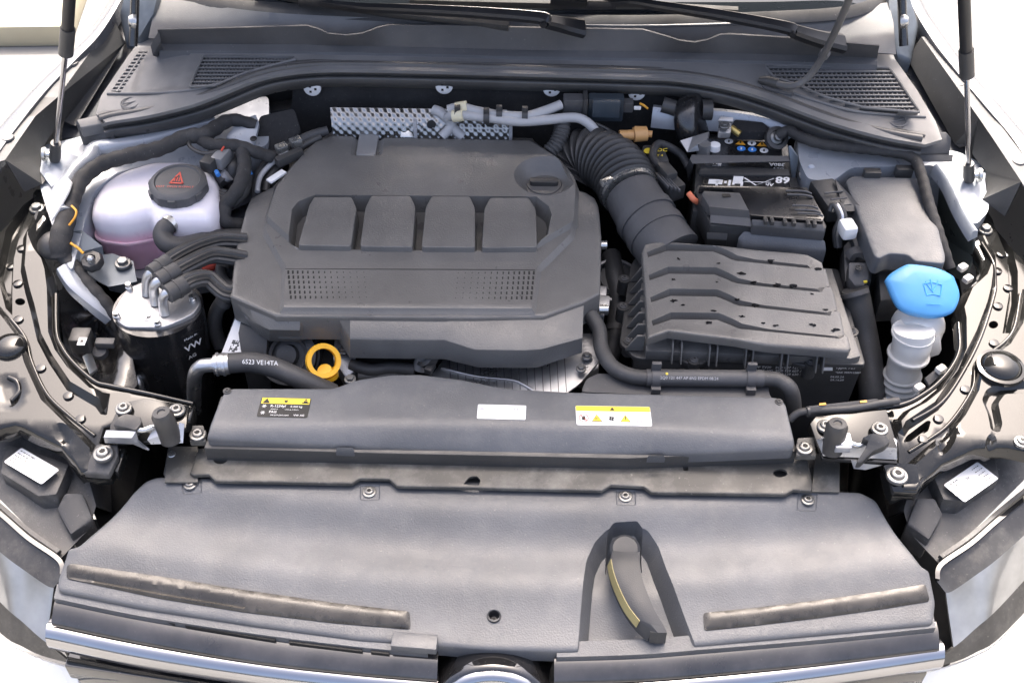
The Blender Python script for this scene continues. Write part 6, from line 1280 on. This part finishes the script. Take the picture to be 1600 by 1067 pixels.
# hinges and pillar metal at both ends of the windscreen
for lab, sgn, pts in (('dark bonnet hinge and pillar foot at the left end of the windscreen', -1, [(196, 66, .99), (186, 20, 1.03), (196, -20, 1.07), (250, -20, 1.08), (240, 20, 1.05), (216, 60, 1.01)]), ('dark bonnet hinge and pillar foot at the right end of the windscreen', 1, [(1402, 88, 1.0), (1392, 40, 1.04), (1386, -20, 1.08), (1420, -20, 1.08), (1436, 40, 1.03), (1424, 96, .99)])):
    t = thing('pillar_bracket', lab, 'hinge', P(*pts[0])); prism('pillar_foot', PL(pts), .05, m_bayd := M('pillar_grey', (.10, .115, .13), .4, metal=.2, coat=.3, var=.3, vs=30), t, .006)
    x = 1412 if sgn > 0 else 208
    tube('hinge_arm', [P(x, 72, 1.02), P(x + (-2 if sgn > 0 else 2), 30, 1.06), P(x + sgn * -4, -30, 1.12)], .008, m_shineb, t, 8, curve=False); lathe('hinge_pin', P(x - 4 * sgn, 34, 1.062), (sgn, -.3, .3), [(.001, 0), (.012, 0), (.012, .006), (.007, .012), (.001, .012)], m_zinc, t, 16)
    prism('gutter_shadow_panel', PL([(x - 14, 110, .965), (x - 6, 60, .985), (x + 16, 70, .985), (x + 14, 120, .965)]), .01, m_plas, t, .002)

# ================================================================== fillers in the dim gaps
lb = thing('control_unit', 'black unit with white paper label under the left of the engine cover', 'control unit', P(380, 560, .72))
prism('unit_case', PL([(372, 520, .84), (378, 490, .85), (420, 500, .85), (416, 560, .81), (378, 562, .81)]), .10, m_plas, lb, .003)
D = Decal(P(346, 553, .812), P(377, 557, .812), P(370, 492, .848), lb, .001); D.plate('paper_label', m_white, .002); rr_ = random.Random(9)
D.shapes('small_print', [D.rect(.3 + .05 * i, .08 + .05 * j, .345 + .05 * i, .125 + .05 * j) for i in range(8) for j in range(6) if rr_.random() < .55], m_blackp)['kind'] = 'stuff'
prism('label_backing', PL([(344, 556, .808), (379, 559, .808), (386, 500, .846), (369, 488, .846)]), .01, m_plas, lb, .001)
for lab, pts, r in (('dark bent hose below the lowest fuel hose', [(375, 455, .85), (352, 468, .84), (338, 488, .82), (336, 515, .79), (345, 540, .76)], .012), ('dark hose loop left of the engine cover edge', [(378, 400, .87), (352, 408, .865), (345, 425, .855), (356, 444, .85), (378, 448, .85)], .009), ('dark rubber pipe rising beside the air box', [(950, 560, .74), (962, 520, .76), (965, 470, .78), (960, 430, .80), (955, 400, .80)], .017)):
    t = thing('bay_hose', lab, 'hose', P(*pts[-1])); tube('hose_body', [P(*q) for q in pts], r, m_hose, t, 16); tube('hose_band', [P(*pts[1]), P(*pts[1]) + (P(*pts[2]) - P(*pts[1])).normalized() * .01], r * 1.12, m_plas2, t, 16)
rc = thing('red_capped_valve', 'red plastic cap half hidden behind the fuel hoses', 'valve', P(328, 415, .84)); tube('cap', [P(316, 420, .85), P(338, 410, .855)], .010, m_redp, rc, 14); tube('cap_collar', [P(336, 411, .853), P(346, 408, .853)], .012, m_plas2, rc, 14)
vpump = thing('vacuum_pump', 'round dark pump housing between engine cover and air filter box', 'pump', P(960, 430, .70))
lathe('pump_body', P(962, 440, .79), (.1, -.3, 1), [(.001, -.08), (.050, -.08), (.052, -.01), (.044, 0), (.03, .004), (.028, .012), (.001, .013)], m_plas, vpump, 32); lathe('pump_ring', P(962, 440, .795), (.1, -.3, 1), [(.036, 0), (.042, 0), (.041, .006), (.037, .006)], m_cast, vpump, 30)
for k in range(4): screw(P(962 + 30 * math.cos(k * 1.57 + .6), 440 + 20 * math.sin(k * 1.57 + .6), .795), .007, vpump, 'bolt')

yc = thing('reservoir_box', 'black box with yellow print behind the intake bellows', 'box', P(1018, 240, .88))
prism('box_body', PL([(1000, 258, .90), (1004, 226, .915), (1036, 226, .915), (1046, 250, .905), (1036, 262, .90)]), .05, m_plas, yc, .004)
D = Decal(P(1006, 248, .9145), P(1034, 248, .9145), P(1008, 230, .9165), yc, .0012); D.shapes('yellow_disc', [D.disc(.18, .62, .24)], m_yelp); D.text('VDC', .46, .55, .40, m_yelp, bold=.02); D.text('DOT 4', .30, .12, .26, m_yelp, bold=.01)
